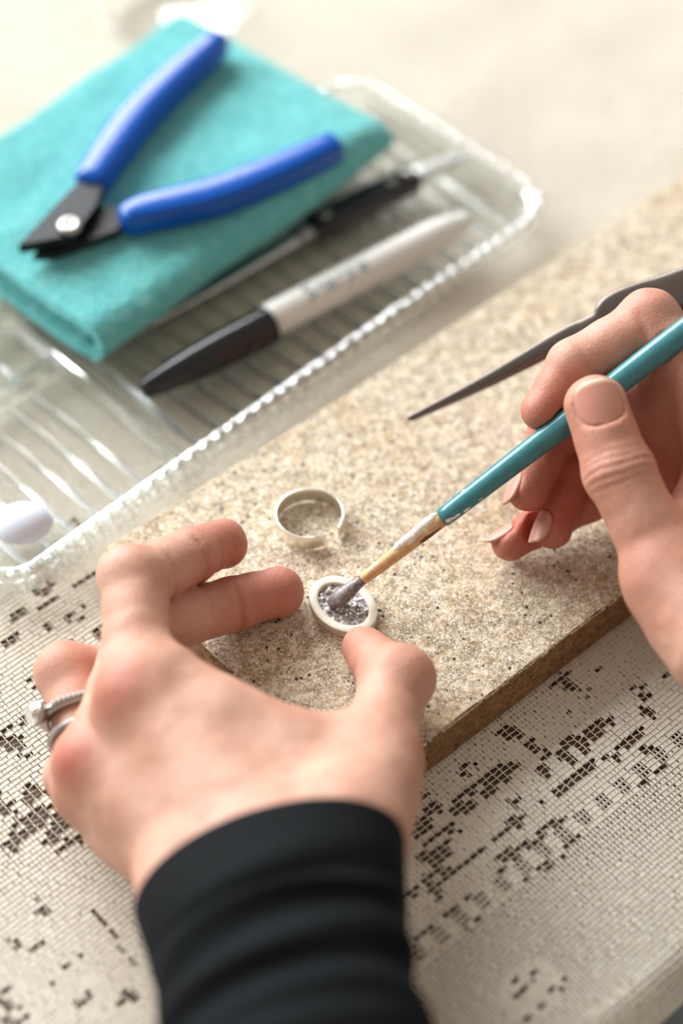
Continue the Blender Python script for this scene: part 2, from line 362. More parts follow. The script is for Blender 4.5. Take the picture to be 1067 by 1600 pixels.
def build_lace():
    pu, pv = 1.2, 1.5
    u0, u1, v0, v1 = -215.0, 300.0, -161.5, 330.0
    nu, nv = int((u1 - u0) / pu), int((v1 - v0) / pv)
    uc = u0 + (np.arange(nu) + 0.5) * pu; vc = v0 + (np.arange(nv) + 0.5) * pv
    UU, VV = np.meshgrid(uc, vc)                            # (nv, nu)
    P = np.stack([UU.ravel(), VV.ravel(), np.zeros(UU.size)], 1)
    n1 = noise3(P, 1 / 9.0, 3).reshape(UU.shape); n2 = noise3(P, 1 / 22.0, 5).reshape(UU.shape); n3 = noise3(P, 1 / 3.2, 9).reshape(UU.shape)
    cover = np.full(UU.shape, 0.92) + 0.09 * n2             # bar width as a share of the cell
    cover[((n2 + 0.4 * n1) > 0.22) ] = 1.0                    # dense flower grounds
    hole = np.zeros(UU.shape, bool)
    blk = np.repeat(rng.random((nv, nu // 2 + 1)), 2, axis=1)[:, :nu]
    # scattered small floral openings away from the drawn motifs
    g = np.sin(UU / 7.3 + 1.3 * np.sin(VV / 11.0)) * np.sin(VV / 6.1 + 1.7 * np.sin(UU / 13.0))
    hole |= (g > 0.66) & (n1 > 0.05) & (blk < 0.7) & (VV < 60) & (UU < 30)
    ladder = (VV < -112.0) 
    hole[ladder] = False; cover[ladder] = 0.76 + 0.14 * n2[ladder]
    for (cu, cv, ru, rv, rot, dens) in SOLIDS:
        a = (UU - cu) * math.cos(rot) + (VV - cv) * math.sin(rot); b = -(UU - cu) * math.sin(rot) + (VV - cv) * math.cos(rot)
        s = (a / ru) ** 2 + (b / rv) ** 2 < 1
        cover[s] = 1.0; hole[s] = False
    for (cu, cv, ru, rv, rot, dens) in HOLES:
        a = (UU - cu) * math.cos(rot) + (VV - cv) * math.sin(rot); b = -(UU - cu) * math.sin(rot) + (VV - cv) * math.cos(rot)
        s = ((a / ru) ** 2 + (b / rv) ** 2 < 1) & (blk < dens * 0.92)
        hole |= s
    # row of small square dots along the border
    bd = np.abs(VV + 108.5) < 1.9
    bl = (np.floor(UU / (pu * 3)) % 2 == 0)
    cover[bd] = np.where(bl[bd], 0.34, 0.95); hole[bd] = False
    iu = np.arange(nu)[None, :] + np.zeros((nv, 1), int)
    iv = np.arange(nv)[:, None] + np.zeros((1, nu), int)
    # openings run two courses between bars
    cover = np.where(hole, np.where(iu % 2 == 0, 0.0, 0.22), cover)
    cover = np.clip(cover + 0.10 * (rng.random(UU.shape) - 0.5) * (cover > 0), 0, 1)
    hol = hole.astype(float)
    # wale (lengthwise thread) positions with a slight wander
    vw = v0 + np.arange(nv + 1) * pv
    wa = np.zeros((nv + 1, nu + 1))
    g1 = np.stack(np.meshgrid(u0 + np.arange(nu + 1) * pu, vw), -1).reshape(-1, 2)
    wa = (0.16 * noise3(np.c_[g1 * [1, 1], np.full(len(g1), 2.0)], 1 / 2.3, 21)).reshape(nv + 1, nu + 1)
    GU = u0 + np.arange(nu + 1) * pu + np.zeros((nv + 1, 1)); GV = vw[:, None] + wa
    def place(u, v, z):
        """lay cloth coordinates on the table: flat, then round the front edge and down"""
        r = 10.0; d = (EDGE_V + r * 0.2) - v; flat = d <= 0; arc = r * math.pi / 2
        ang = np.clip(d / r, 0, math.pi / 2); over = np.clip(d - arc, 0, None)
        vv = np.where(flat, v, (EDGE_V + r * 0.2) - (r + z) * np.sin(ang) - 2.0 * np.sin(u / 9.0) * np.clip(over / 20, 0, 1))
        zz = np.where(flat, z, z - r - z + (r + z) * np.cos(ang) - over)
        zz = zz + np.where(flat, 0.28 * np.sin(u / 31.0) * np.sin(v / 27.0) + 0.28, 0.28)
        return u[..., None] * U + vv[..., None] * V + zz[..., None] * Z
    verts, quads, base = [], [], 0
    # lengthwise threads: tent section, thicker where the ground is dense
    hh_ = np.pad(hol, ((1, 1), (1, 1))); near = np.maximum.reduce([hh_[a:a + nv + 1, b:b + nu + 1] for a in (0, 1) for b in (0, 1)])
    hw = 0.27 - 0.11 * near + 0.03 * rng.standard_normal(GU.shape)
    GV = GV + near * 0.22 * np.sin(GU * 2.6 + GV * 1.7)
    for (dv, dz) in ((-1, 0.14), (0, 0.50), (1, 0.14)):
        verts.append(place(GU, GV + dv * hw, np.full(GU.shape, dz)).reshape(-1, 3))
    n = (nv + 1) * (nu + 1)
    r = (np.arange(nv + 1)[:, None] * (nu + 1) + np.arange(nu)[None, :]).ravel()
    for k in range(2): quads.append(np.stack([k * n + r, k * n + r + 1, (k + 1) * n + r + 1, (k + 1) * n + r], 1))
    base = 3 * n
    # crosswise bars
    sel = cover.ravel() > 0.03
    c = cover.ravel()[sel] * pu / 2
    ub = UU.ravel()[sel] + 0.06 * pu * rng.standard_normal(sel.sum()); r0 = iv.ravel()[sel]; k0 = iu.ravel()[sel]
    va, vb = GV[r0, k0], GV[r0 + 1, k0]; zb = np.full(len(c), 0.27)
    for (uu, vv_) in ((ub - c, va), (ub + c, va), (ub + c, vb), (ub - c, vb)): verts.append(place(uu, vv_, zb))
    m = len(c); i = base + np.arange(m)
    quads.append(np.stack([i, i + m, i + 2 * m, i + 3 * m], 1))
    return mesh_np('lace_tablecloth', np.vstack(verts), np.vstack(quads))
lc = link('lace_tablecloth', build_lace(), M['lace'])
tag(lc, 'ecru knitted lace tablecloth with floral openwork, hanging over the table edge', 'tablecloth')

# ------------------------------------------------------------------ soldering block
def build_brick():
    u0, u1, v0, v1, z0, z1 = -57.5, 205.0, -72.0, 33.4, 0.75, 15.5
    nu, nv, nz = 220, 90, 12
    def lin(a, b, n, e=0.7): return np.concatenate([[a], np.linspace(a + e, b - e, n - 2), [b]])
    us, vs_, zs = lin(u0, u1, nu), lin(v0, v1, nv), lin(z0, z1, nz)
    idx, verts, quads = {}, [], []
    def vid(i, j, k):
        key = (i, j, k)
        if key not in idx: idx[key] = len(verts); verts.append((us[i], vs_[j], zs[k]))
        return idx[key]
    for i in range(nu - 1):
        for j in range(nv - 1):
            quads.append([vid(i, j, nz - 1), vid(i + 1, j, nz - 1), vid(i + 1, j + 1, nz - 1), vid(i, j + 1, nz - 1)])
    for i in range(nu - 1):
        for k in range(nz - 1):
            quads.append([vid(i, 0, k), vid(i + 1, 0, k), vid(i + 1, 0, k + 1), vid(i, 0, k + 1)])
            quads.append([vid(i + 1, nv - 1, k), vid(i, nv - 1, k), vid(i, nv - 1, k + 1), vid(i + 1, nv - 1, k + 1)])
    for j in range(nv - 1):
        for k in range(nz - 1):
            quads.append([vid(0, j + 1, k), vid(0, j, k), vid(0, j, k + 1), vid(0, j + 1, k + 1)])
            quads.append([vid(nu - 1, j, k), vid(nu - 1, j + 1, k), vid(nu - 1, j + 1, k + 1), vid(nu - 1, j, k + 1)])
    quads.append([vid(0, 0, 0), vid(0, nv - 1, 0), vid(nu - 1, nv - 1, 0), vid(nu - 1, 0, 0)])
    P = np.array(verts, float)
    n = noise3(P, 0.9, 1) * 0.16 + noise3(P, 0.28, 2) * 0.18
    ctr = np.array([(u0 + u1) / 2, (v0 + v1) / 2, (z0 + z1) / 2]); h = np.array([(u1 - u0) / 2, (v1 - v0) / 2, (z1 - z0) / 2])
    rel = np.abs(P - ctr) / h
    onedge = (rel > 0.9999).sum(1) >= 2
    d = np.sign(P - ctr) * (rel > 0.9999)
    P = P + d * n[:, None] * 0.5
    chip = np.where(onedge, 0.28 + 0.35 * np.clip(noise3(P, 0.35, 8), 0, 1) + 0.25 * np.abs(n), 0)
    P = P - d * chip[:, None]
    P[:, 2] = np.maximum(P[:, 2], 0.75)
    return mesh_np('soldering_block', P[:, :1] * U + P[:, 1:2] * V + P[:, 2:] * Z, quads, smooth=False)
bk = link('soldering_block', build_brick(), M['brick'])
bk.data.materials.append(M['shaded_side_brick'])
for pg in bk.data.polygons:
    if pg.normal.z < 0.6: pg.material_index = 1  # side faces get the brown that has shade painted in
tag(bk, 'thick tan granular soldering block lying on the lace cloth under the hands', 'block')

# ------------------------------------------------------------------ pressed glass tray
TA = math.radians(3.2)
TU = U * math.cos(TA) + V * math.sin(TA); TV = -U * math.sin(TA) + V * math.cos(TA)
T0 = W(-86, 41.5, 0)                                        # outer near left corner
def TW(a, b, z): return T0 + TU * a + TV * b + Z * z
TL, TD, TZ = 226.0, 92.0, 0.75
def rrect(inset, r, n=14, step=4.0):
    """points, outward normals and arc length round the tray outline"""
    x0, y0, x1, y1 = inset, inset, TL - inset, TD - inset; r = max(r - inset, 2.0); pts = []
    def seg(a, b):
        k = max(2, int(np.hypot(b[0] - a[0], b[1] - a[1]) / step))
        for t in np.arange(k) / k: pts.append((a[0] + (b[0] - a[0]) * t, a[1] + (b[1] - a[1]) * t))
    def arc(cx, cy, a0):
        for t in np.arange(n) / n: 
            a = a0 + t * math.pi / 2; pts.append((cx + r * math.cos(a), cy + r * math.sin(a)))
    seg((x0 + r, y0), (x1 - r, y0)); arc(x1 - r, y0 + r, -math.pi / 2)
    seg((x1, y0 + r), (x1, y1 - r)); arc(x1 - r, y1 - r, 0)
    seg((x1 - r, y1), (x0 + r, y1)); arc(x0 + r, y1 - r, math.pi / 2)
    seg((x0, y1 - r), (x0, y0 + r)); arc(x0 + r, y0 + r, math.pi)
    return np.array(pts)
tray = thing('glass_tray', TW(TL / 2, TD / 2, TZ), 'clear pressed glass divided tray with ribbed bottom and beaded rim', 'tray')
def build_tray_wall():
    o = rrect(0, 13, 16, 1.5)
    t = np.roll(o, -1, 0) - np.roll(o, 1, 0); t /= np.linalg.norm(t, axis=1)[:, None]; nn = np.stack([t[:, 1], -t[:, 0]], 1)
    s = np.concatenate([[0], np.cumsum(np.linalg.norm(np.diff(o, axis=0), axis=1))])
    prof = [(-5.6, 3.4), (-4.4, 9.5), (-3.4, 11.6), (-2.2, 12.4), (-0.9, 11.9), (0.0, 10.6), (-0.6, 8.6), (-1.0, 6.4), (-1.6, 4.2), (-2.4, 1.6), (-3.2, 0.4), (-5.0, 0.4)]
    rings = []
    for k, (off, z) in enumerate(prof):
        amp = 1.3 if 5 <= k <= 9 else (0.2 if k in (3, 4) else 0)
        ph = (k % 2) * math.pi
        w = off + amp * np.abs(np.cos(s * math.pi / 5.2 + ph / 2))
        p = o + nn * w[:, None]
        rings.append(T0 + p[:, :1] * TU + p[:, 1:] * TV + (z + TZ + 0 * p[:, :1]) * Z)
    v, q, _ = loft(rings, False, True)
    return mesh_np('tray_wall', v, q)
link('tray_wall', build_tray_wall(), M['glass'], tray)
b0 = rrect(5.7, 13, 10, 6)
lofted('tray_base', [T0 + b0[:, :1] * TU + b0[:, 1:] * TV + (z + TZ) * Z for z in (0.3, 3.0)], M['flatglass'], tray, False)
# cut beads under the rim
rim = rrect(-0.2, 13, 10, 1.0)
sl = np.concatenate([[0], np.cumsum(np.linalg.norm(np.diff(rim, axis=0), axis=1))])
def ico(r, n=10, m=6, sq=1.0):
    return [np.array([[r * math.sin(math.pi * k / m) * math.cos(2 * math.pi * i / n), r * math.sin(math.pi * k / m) * math.sin(2 * math.pi * i / n), sq * r * math.cos(math.pi * k / m)] for i in range(n)]) for k in range(1, m)]
bv, bq, bt = loft(ico(2.3, 10, 6)); bead_me = mesh_np('bead', bv, bq, bt); bead_me.materials.append(M['glass'])
NB = int(sl[-1] / 5.2)
for k in range(NB):
    i = int(np.searchsorted(sl, (k + 0.5) * sl[-1] / NB)); p = rim[min(i, len(rim) - 1)]
    o = link('bead', bead_me, None, tray); o.location = Vector(TW(p[0], p[1], TZ + 11.2 + 0 * k) * S)
stud_me = bead_me.copy(); stud_me.name = 'stud'
wl = rrect(0.6, 13, 10, 1.0); wl_s = np.concatenate([[0], np.cumsum(np.linalg.norm(np.diff(wl, axis=0), axis=1))])
for k in range(NB):
    i = int(np.searchsorted(wl_s, (k + 1.0) * wl_s[-1] / NB * 0.9999)); p = wl[min(i, len(wl) - 1)]
    o = link('stud', stud_me, None, tray); o.location = Vector(TW(p[0], p[1], TZ + 5.6) * S); o.scale = (0.85, 0.85, 1.15)
# dividers
def divider(a, b, h):
    a, b = np.array(a), np.array(b); t = nrm(np.append(b - a, 0))[:2]; n_ = np.array([-t[1], t[0]])
    rings = []
    for q_ in (a, b):
        rings.append(np.array([TW(*(q_ + n_ * x), TZ + z) for x, z in ((-2.0, 3.05), (-1.3, h - 1.2), (-0.6, h), (0.6, h), (1.3, h - 1.2), (2.0, 3.05))]))
    lofted('divider', rings, M['glass'], tray)
XD = 70.0; YD = 63.0
divider((XD, 5.9), (XD, TD - 5.9), 9.0)
divider((6.0, YD), (XD - 2.2, YD), 9.0)
def rib(a, b, w=1.15, h=2.4):
    a, b = np.array(a), np.array(b); rings = []
    for q_ in (a, b):
        rings.append(np.array([TW(q_[0] + x, q_[1], TZ + z) for x, z in ((-w, 3.04), (-w * .8, 3 + h * .6), (-w * .35, 3 + h), (w * .35, 3 + h), (w * .8, 3 + h * .6), (w, 3.04))]))
    lofted('rib', rings, M['ribglass'], tray)
for k in range(17): rib((XD + 8.5 + k * 8.5, 7.5), (XD + 8.5 + k * 8.5, TD - 7.5), 1.35)
for k in range(6):
    rib((14 + k * 8.6, 7.5), (14 + k * 8.6, YD - 2.6), 0.95)
    rib((14 + k * 8.6, YD + 2.6), (14 + k * 8.6, TD - 7.5), 0.95)
RIBTOP = TZ + 5.4

# ------------------------------------------------------------------ second glass dish behind the towel
ds = thing('glass_dish', np.array((-59.01, 243.47, 0.0)) + Z * 0.75, 'round clear glass dish behind the folded towel', 'dish')
def ringz(c, r, z, n=64): return np.array([c + U * r * math.cos(t) + V * r * math.sin(t) + Z * z for t in np.linspace(0, 2 * math.pi, n, endpoint=False)])
dc = np.array((-59.01, 243.47, 0.0))
prof = [(6, 0.8), (33, 0.8), (38, 3), (43, 9), (46, 12), (47.4, 12.6), (47.0, 13.4), (45, 13.0), (41, 9.6), (36, 4.6), (32, 2.8), (6, 2.8)]
lofted('dish_bowl', [ringz(dc, r * 0.62, z) for r, z in prof], M['flatglass'], ds)

# ------------------------------------------------------------------ towel
WA = math.radians(6.3)
WU = U * math.cos(WA) + V * math.sin(WA); WV = -U * math.sin(WA) + V * math.cos(WA)
TO = W(-15, 91, 0)
def build_towel(v_in, v_back, zb, zt, th, u_a, u_b, seed, nose=1.0, nu=110):
    """a sheet folded once: bottom layer, round nose at the front, top layer; returns a thick mesh"""
    rad = (zt - zb) / 2; mid = []
    L = v_back - v_in
    for x in np.linspace(0, 1, 30): mid.append((v_back - x * (L - rad), zb))
    for a in np.linspace(-math.pi / 2, math.pi / 2, 16)[1:-1]: mid.append((v_in + rad - rad * nose * math.cos(a), (zb + zt) / 2 + rad * math.sin(a)))
    for x in np.linspace(0, 1, 34): mid.append((v_in + rad + x * (L - rad), zt))
    mid = np.array(mid); t = np.gradient(mid, axis=0); t /= np.linalg.norm(t, axis=1)[:, None]; nn = np.stack([t[:, 1], -t[:, 0]], 1)
    outer = mid + nn * th / 2; inner = (mid - nn * th / 2)[::-1]
    # close the section with rounded ends
    e1 = mid[-1] + t[-1] * th * 0.45; e0 = mid[0] - t[0] * th * 0.45
    sec = np.vstack([outer, e1, inner, e0])
    rings = []
    us = np.linspace(0, 1, nu); us = np.concatenate([us[:1], us])
    for k, x in enumerate(us):
        u = u_a + (u_b - u_a) * x
        sh = 1.0
        edge = min(x, 1 - x) * (u_b - u_a)
        pin = 1 - 0.0 * math.exp(-edge / 3)
        P = np.stack([np.full(len(sec), u), sec[:, 0], sec[:, 1]], 1)
        rings.append(P)
    R = np.array(rings); sh = R.shape; P = R.reshape(-1, 3)
    top = np.clip((P[:, 2] - (zb + zt) / 2) / rad, -0.2, 1.3)
    P[:, 2] += (2.0 * noise3(P * [1, 1, 0.2], 1 / 30.0, seed) + 0.8 * noise3(P * [1, 1, 0.2], 1 / 10.0, seed + 1)) * np.clip(top, 0, 1)
    P[:, 1] += 1.8 * noise3(P * [1, 0.2, 0.2], 1 / 26.0, seed + 2); P[:, 0] += 1.2 * noise3(P * [0.1, 1, 1], 1 / 18.0, seed + 3)
    P += 0.28 * np.stack([noise3(P, 0.8, seed + 5 + k) for k in range(3)], 1)
    P[:, 1] *= 1 + 0.085 * np.clip(P[:, 0] / 129, 0, 1) * np.clip(P[:, 1] / 84, 0, 1)
    # droop at the right end, soft rise along the left
    endr = np.clip((P[:, 0] - (u_b - 14)) / 14, 0, 1); P[:, 2] -= 4.5 * endr ** 2.4 * np.clip(top, 0, 1)
    return P.reshape(sh)
def towel_mesh(name, *a, **k):
    R = build_towel(*a, **k); sh = R.shape
    wz = TO + R[..., :1] * WU + R[..., 1:2] * WV + R[..., 2:] * Z
    v, q, t = loft(wz, False)
    # close the two ends as strips between outer and inner outline
    n = sh[1]; h = n // 2; caps = []
    for e, r in ((0, 0), (1, sh[0] - 1)):
        for i in range(h - 1):
            a, b = r * n + i, r * n + i + 1; c, d = r * n + (n - 2 - i), r * n + (n - 3 - i)
            caps.append([a, b, d, c] if e else [b, a, c, d])
        caps.append([r * n + h - 1, r * n + h - 1, r * n + h - 1, r * n + h - 1])
    caps = [c for c in caps if len(set(c)) == 4]
    return mesh_np(name, v, np.vstack([q, np.array(caps)]))
tw = thing('folded_towel', TO + WU * 65 + WV * 42, 'folded teal microfibre towel lying over the glass tray under the pliers', 'towel')
link('outer_fold', towel_mesh('outer_fold', 0, 84, 14.9, 28.0, 3.4, 0, 129, 11), M['towel'], tw)
link('inner_fold', towel_mesh('inner_fold', 9, 83, 19.0, 23.6, 3.2, 2.5, 127, 31), M['towel'], tw)

# ------------------------------------------------------------------ pliers
PZ = 34.0
pl = thing('flush_cutter_pliers', W(2, 128, 29.8), 'small cutting pliers with blue plastic handles lying open on the teal towel', 'pliers')
up = spline([(-77.48, 116.41, 34.0, 5.0), (-72.37, 130.29, 34.0, 5.9), (-63.65, 150.91, 34.0, 6.2), (-51.76, 170.75, 34.0, 5.6), (-40.92, 186.56, 34.0, 4.4)], 26); lo = spline([(-64.73, 100.02, 34.0, 4.4), (-58.15, 103.48, 34.0, 5.8), (-37.99, 111.08, 34.0, 6.2), (-17.79, 123.0, 34.0, 5.6), (-2.71, 133.36, 34.0, 4.6)], 26)
for ctrl, nm in ((up, 'handle'), (lo, 'handle')):
    pts, w = ctrl[:, :3].copy(), ctrl[:, 3]
    rings = sweep(pts, w, np.full(len(w), 4.6), 24, 3.4)
    k0 = np.array([0.35, 0.75]); 
    a, b = rings[0], rings[-1]; c0, c1 = a.mean(0), b.mean(0); d0 = nrm(pts[0] - pts[1]); d1 = nrm(pts[-1] - pts[-2])
    rings = [c0 + (a - c0) * 0.55 + d0 * 2.2, c0 + (a - c0) * 0.85 + d0 * 1.3] + rings + [c1 + (b - c1) * 0.85 + d1 * 1.5, c1 + (b - c1) * 0.5 + d1 * 2.8]
    lofted(nm, rings, M['blue'], pl)
def plate(name, outline, z0, z1, mat, parent, bevel=0.6):
    o = np.array(outline, float); c = o.mean(0); o2 = c + (o - c) * (1 - bevel / np.abs(o - c).max())
    rings = [np.array([W(p[0], p[1], z) for p in q_]) for q_, z in ((o2, z0), (o, z0 + bevel), (o, z1 - bevel), (o2, z1))]
    return lofted(name, rings, mat, parent, False)
plate('jaw', [(-15.1, 128.5), (-10.4, 125.9), (0.2, 121.0), (12.4, 127.0), (22.1, 134.9), (17.0, 140.2), (7.3, 137.0)], 32.6, 36.4, M['black_steel'], pl)
plate('jaw', [(-12.3, 125.9), (-8.0, 122.1), (1.7, 120.3), (13.9, 117.9), (21.6, 123.4), (18.5, 128.5), (8.0, 135.4)], 29.8, 32.5, M['black_steel'], pl)
cu, cv = (1.2, 124.8)
rv = [np.array([W(cu + r * math.cos(t), cv + r * math.sin(t), z) for t in np.linspace(0, 2 * math.pi, 24, endpoint=False)]) for r, z in ((3.8, 36.3), (3.8, 37.2), (3.0, 37.9), (1.6, 37.9), (1.2, 37.5))]
lofted('rivet', rv, M['rivet'], pl)

# ------------------------------------------------------------------ double ended bench knife
kn = thing('bench_knife', W(60, 92, RIBTOP), 'steel bench knife with black riveted handle lying beside the towel in the tray', 'knife')
KA, KB, KC, KD = [np.array(p) for p in [(-65.81, 75.59, 9.75), (-12.55, 120.4, 9.75), (24.0, 148.18, 9.75), (42.06, 159.73, 9.75)]]
def strip(pts, w, h, pw=3.0, n=16): return sweep(np.array(pts), np.array(w), np.array(h), n, pw)
bl = spline([(*KA, 1.4, 1.3), (*(KA * .93 + KB * .07), 2.6, 1.5), (*(KA * .7 + KB * .3), 3.0, 1.2), (*(KA * .2 + KB * .8), 3.2, 1.4), (*(KA * .03 + KB * .97), 3.2, 1.7)], 24)
lofted('blade', sweep(bl[:, :3], bl[:, 3], bl[:, 4], 16, 2.6), M['steel'], kn)
ku = nrm(KC - KB)
lofted('bolster', sweep([KB - ku * 2.4, KB - ku * 1.6, KB + ku * 2.6, KB + ku * 3.2], [3.0, 3.8, 3.9, 3.2], [1.8, 2.6, 2.8, 2.4], 16, 2.8), M['rivet'], kn)
lofted('tang', sweep([KB + ku * 3.3, KB * .5 + KC * .5, KC - ku * 0.5], [4.6, 5.0, 5.0], [1.1, 1.1, 1.1], 12, 5), M['dark_steel'], kn)
for s_, nm in ((1, 'handle_scale'), (-1, 'handle_scale')):
    c_ = [KB + ku * 3.4, KB * .75 + KC * .25, KB * .4 + KC * .6, KC - ku * 0.4]
    lofted(nm, sweep([p + Z * s_ * 2.3 for p in c_], [4.0, 4.5, 4.4, 4.3], [1.15, 1.2, 1.2, 1.1], 16, 3.2), M['handle'], kn)
for f in (0.2, 0.78, 0.93):
    p = KB * (1 - f) + KC * f
    lofted('rivet', [np.array([p + U * r * math.cos(t) + V * r * math.sin(t) + Z * z for t in np.linspace(0, 2 * math.pi, 18, endpoint=False)]) for r, z in ((2.0, 3.3), (2.0, 3.7), (1.3, 4.0))], M['rivet'], kn)
tl = spline([(*KC, 4.0, 1.2), (*(KC * .6 + KD * .4), 3.2, 1.0), (*(KC * .2 + KD * .8), 1.8, 0.8), (*KD, 0.6, 0.5)], 14)
lofted('scraper_end', sweep(tl[:, :3], tl[:, 3], tl[:, 4], 14, 2.6), M['steel'], kn)

# ------------------------------------------------------------------ marker pen
MA, MB, MC = [np.array(p) for p in [(-58.91, 49.46, 12.45), (-22.51, 78.11, 12.45), (41.11, 123.74, 12.45)]]
mk = thing('marker_pen', MA * .5 + MC * .5 - Z * 6, 'black capped marker pen with pale grey barrel lying across the glass ribs', 'marker')
mu = nrm(MC - MA); lcap = np.linalg.norm(MB - MA)
def along(base, d, prof, n=28): return sweep([base + d * s_ for s_, r in prof], [r for s_, r in prof], None, n)
lofted('cap', along(MA, mu, [(0, 1.6), (0.4, 2.6), (1.2, 3.1), (8, 4.1), (18, 5.2), (28, 5.8), (lcap - 1.2, 6.2), (lcap - .3, 6.1), (lcap, 5.6)]), M['cap'], mk)
lb = np.linalg.norm(MC - MB)
brl = lofted('barrel', along(MB, mu, [(0.05, 4.2), (0.1, 5.3), (2, 5.45), (lb * .5, 5.5), (lb - 14, 5.2), (lb - 6, 4.2), (lb - 5.2, 3.4), (lb - 1.2, 3.1), (lb - .2, 2.6), (lb, 1.6)]), M['barrel'], mk)
clipv = [MA + mu * s_ + (-V * .3 + Z * .95) * h for s_, h in ((20, 6.0), (24, 6.4), (lcap - 8, 6.9), (lcap - 1, 6.9))]
def lettering(text, size, start, d, rad, mat, parent):
    fc = bpy.data.curves.new('lettering', 'FONT'); fc.body = text; fc.size = 1.0; fc.resolution_u = 3
    fo = bpy.data.objects.new('lettering_source', fc); col.objects.link(fo)
    bpy.context.view_layer.update()
    me = fo.to_mesh(); n_ = len(me.vertices); co = np.empty(n_ * 3); me.vertices.foreach_get('co', co); co = co.reshape(-1, 3)
    tr = [list(p.vertices) for p in me.polygons]
    fo.to_mesh_clear(); bpy.data.objects.remove(fo); bpy.data.curves.remove(fc)
    x, y = co[:, 0] * size, (co[:, 1] - 0.35) * size
    side = nrm(np.cross(Z, d)); upv = np.cross(d, side)
    ang = y / rad + math.radians(-12)
    P = start + np.outer(x, d) + np.outer((rad + 0.05) * np.sin(ang), side) + np.outer((rad + 0.05) * np.cos(ang), upv)
    m2 = bpy.data.meshes.new('lettering'); m2.from_pydata([tuple(p * S) for p in P], [], tr); m2.update()
    return link('lettering', m2, mat, parent)
lettering('Sharpie', 8.0, MB + mu * 13, mu, 5.5, M['ink'], brl)

# ------------------------------------------------------------------ cabochon on the tray
cc = np.array((-89.9, 1.69, 0.0)); cb_r = []
for z, f in ((0, .55), (0.6, .8), (1.5, .96), (2.4, 1.0), (3.4, .95), (4.8, .82), (6.0, .6), (6.7, .35), (7.0, .1)):
    cb_r.append(np.array([cc + np.array([1, 0.12, 0]) * 8.6 * f * math.cos(t) + np.array([-0.1, 1, 0]) * 7.2 * f * math.sin(t) + Z * (RIBTOP + z - 0.1) for t in np.linspace(0, 2 * math.pi, 36, endpoint=False)]))
cb = lofted('oval_cabochon', cb_r, M['stone']); tag(cb, 'pale lavender white oval polished stone in the near end of the tray', 'stone')

# ------------------------------------------------------------------ cut ring band
RC = np.array((-8.72, -4.84, 0.0)); rings = []
g0, g1 = math.radians(-45 + 14), math.radians(-45 + 360 - 13)
for k, t in enumerate(np.linspace(g0, g1, 80)):
    e = np.array([math.cos(t), math.sin(t), 0]); rr = 9.0 + 0.25 * math.cos(2 * t)
    lift = 0.5 * max(0, (t - g1 + 0.9)) * 1.0
    rr2 = rr - 0.9 * max(0, t - (g1 - 0.7))
    zz = 15.75; h = 5.2
    sec = [(rr2 - .05, zz + .15), (rr2 + .26, zz), (rr2 + .34, zz + .3), (rr2 + .34, zz + h - .3), (rr2 + .24, zz + h), (rr2 - .16, zz + h), (rr2 - .26, zz + h - .3), (rr2 - .24, zz + .3)]
    tip = min(1, (k + 1) / 4, (80 - k) / 6)
    rings.append(np.array([RC + e * r + Z * (z if z < zz + 1 else zz + (z - zz) * (0.75 + .25 * tip)) for r, z in sec]))
rb = lofted('cut_ring_band', rings, M['silver'], None, True)
tag(rb, 'open silver ring band with a cut gap standing on the tan block', 'ring')

# ------------------------------------------------------------------ oval setting being painted
OC = W(-22.6, -26.3, 0)
ov = thing('oval_setting', OC + Z * 15.6, 'oval silver jewellery setting with raised rim under the brush tip, held by fingers', 'jewelry')
def oring(a, b, z, n=56, jit=0.0):
    tilt = 0.0
    return np.array([OC + V * a * math.cos(t) * (1 + jit * math.sin(5 * t)) + U * b * math.sin(t) + Z * z for t in np.linspace(0, 2 * math.pi, n, endpoint=False)])
OZ = 15.75
lofted('rim', [oring(9.9, 7.3, OZ), oring(10.4, 7.8, OZ + .3), oring(10.5, 7.9, OZ + 1.0), oring(10.25, 7.6, OZ + 1.2), oring(10.45, 7.9, OZ + 1.4), oring(10.55, 8.0, OZ + 2.75), oring(10.5, 7.95, OZ + 2.95), oring(10.3, 7.75, OZ + 3.05),
               oring(9.2, 6.7, OZ + 3.1), oring(8.3, 5.9, OZ + 3.05), oring(8.05, 5.65, OZ + 2.95), oring(7.9, 5.5, OZ + 2.2), oring(7.8, 5.4, OZ + 0.9)], M['whitesilver'], ov)
def lump_sheet(a, b, z, amp, seed):
    vs_, q = [], []; nr, na = 22, 64
    for i in range(nr + 1):
        for j in range(na):
            r = i / nr; t = 2 * math.pi * j / na; vs_.append(OC + V * a * r * math.cos(t) + U * b * r * math.sin(t) + Z * z)
    P = np.array(vs_); P[:, 2] += amp * (np.abs(noise3(P, 0.55, seed)) + 0.7 * noise3(P, 1.3, seed + 1) + .35 * noise3(P, 2.6, seed + 2))
    for i in range(nr):
        for j in range(na): q.append([i * na + j, (i + 1) * na + j, (i + 1) * na + (j + 1) % na, i * na + (j + 1) % na])
    return mesh_np('flux_paste', P, q)
link('flux_paste', lump_sheet(8.0, 5.6, OZ + 2.1, 0.8, 4), M['wet'], ov)
gv, gq, gt = loft(ico(0.32, 8, 5)); gr_me = mesh_np('granule', gv, gq, gt); gr_me.materials.append(M['silver'])
for k in range(26):
    r, t = math.sqrt(random.random()) * 0.72, random.random() * 6.283
    p = OC + V * (6.6 * r * math.cos(t) - 1.8) + U * 4.2 * r * math.sin(t) + Z * (OZ + 2.9 + 0.3 * random.random())
    o = link('granule', gr_me, None, ov); o.location = Vector(p * S); s_ = 0.6 + 0.8 * random.random(); o.scale = (s_, s_, s_)

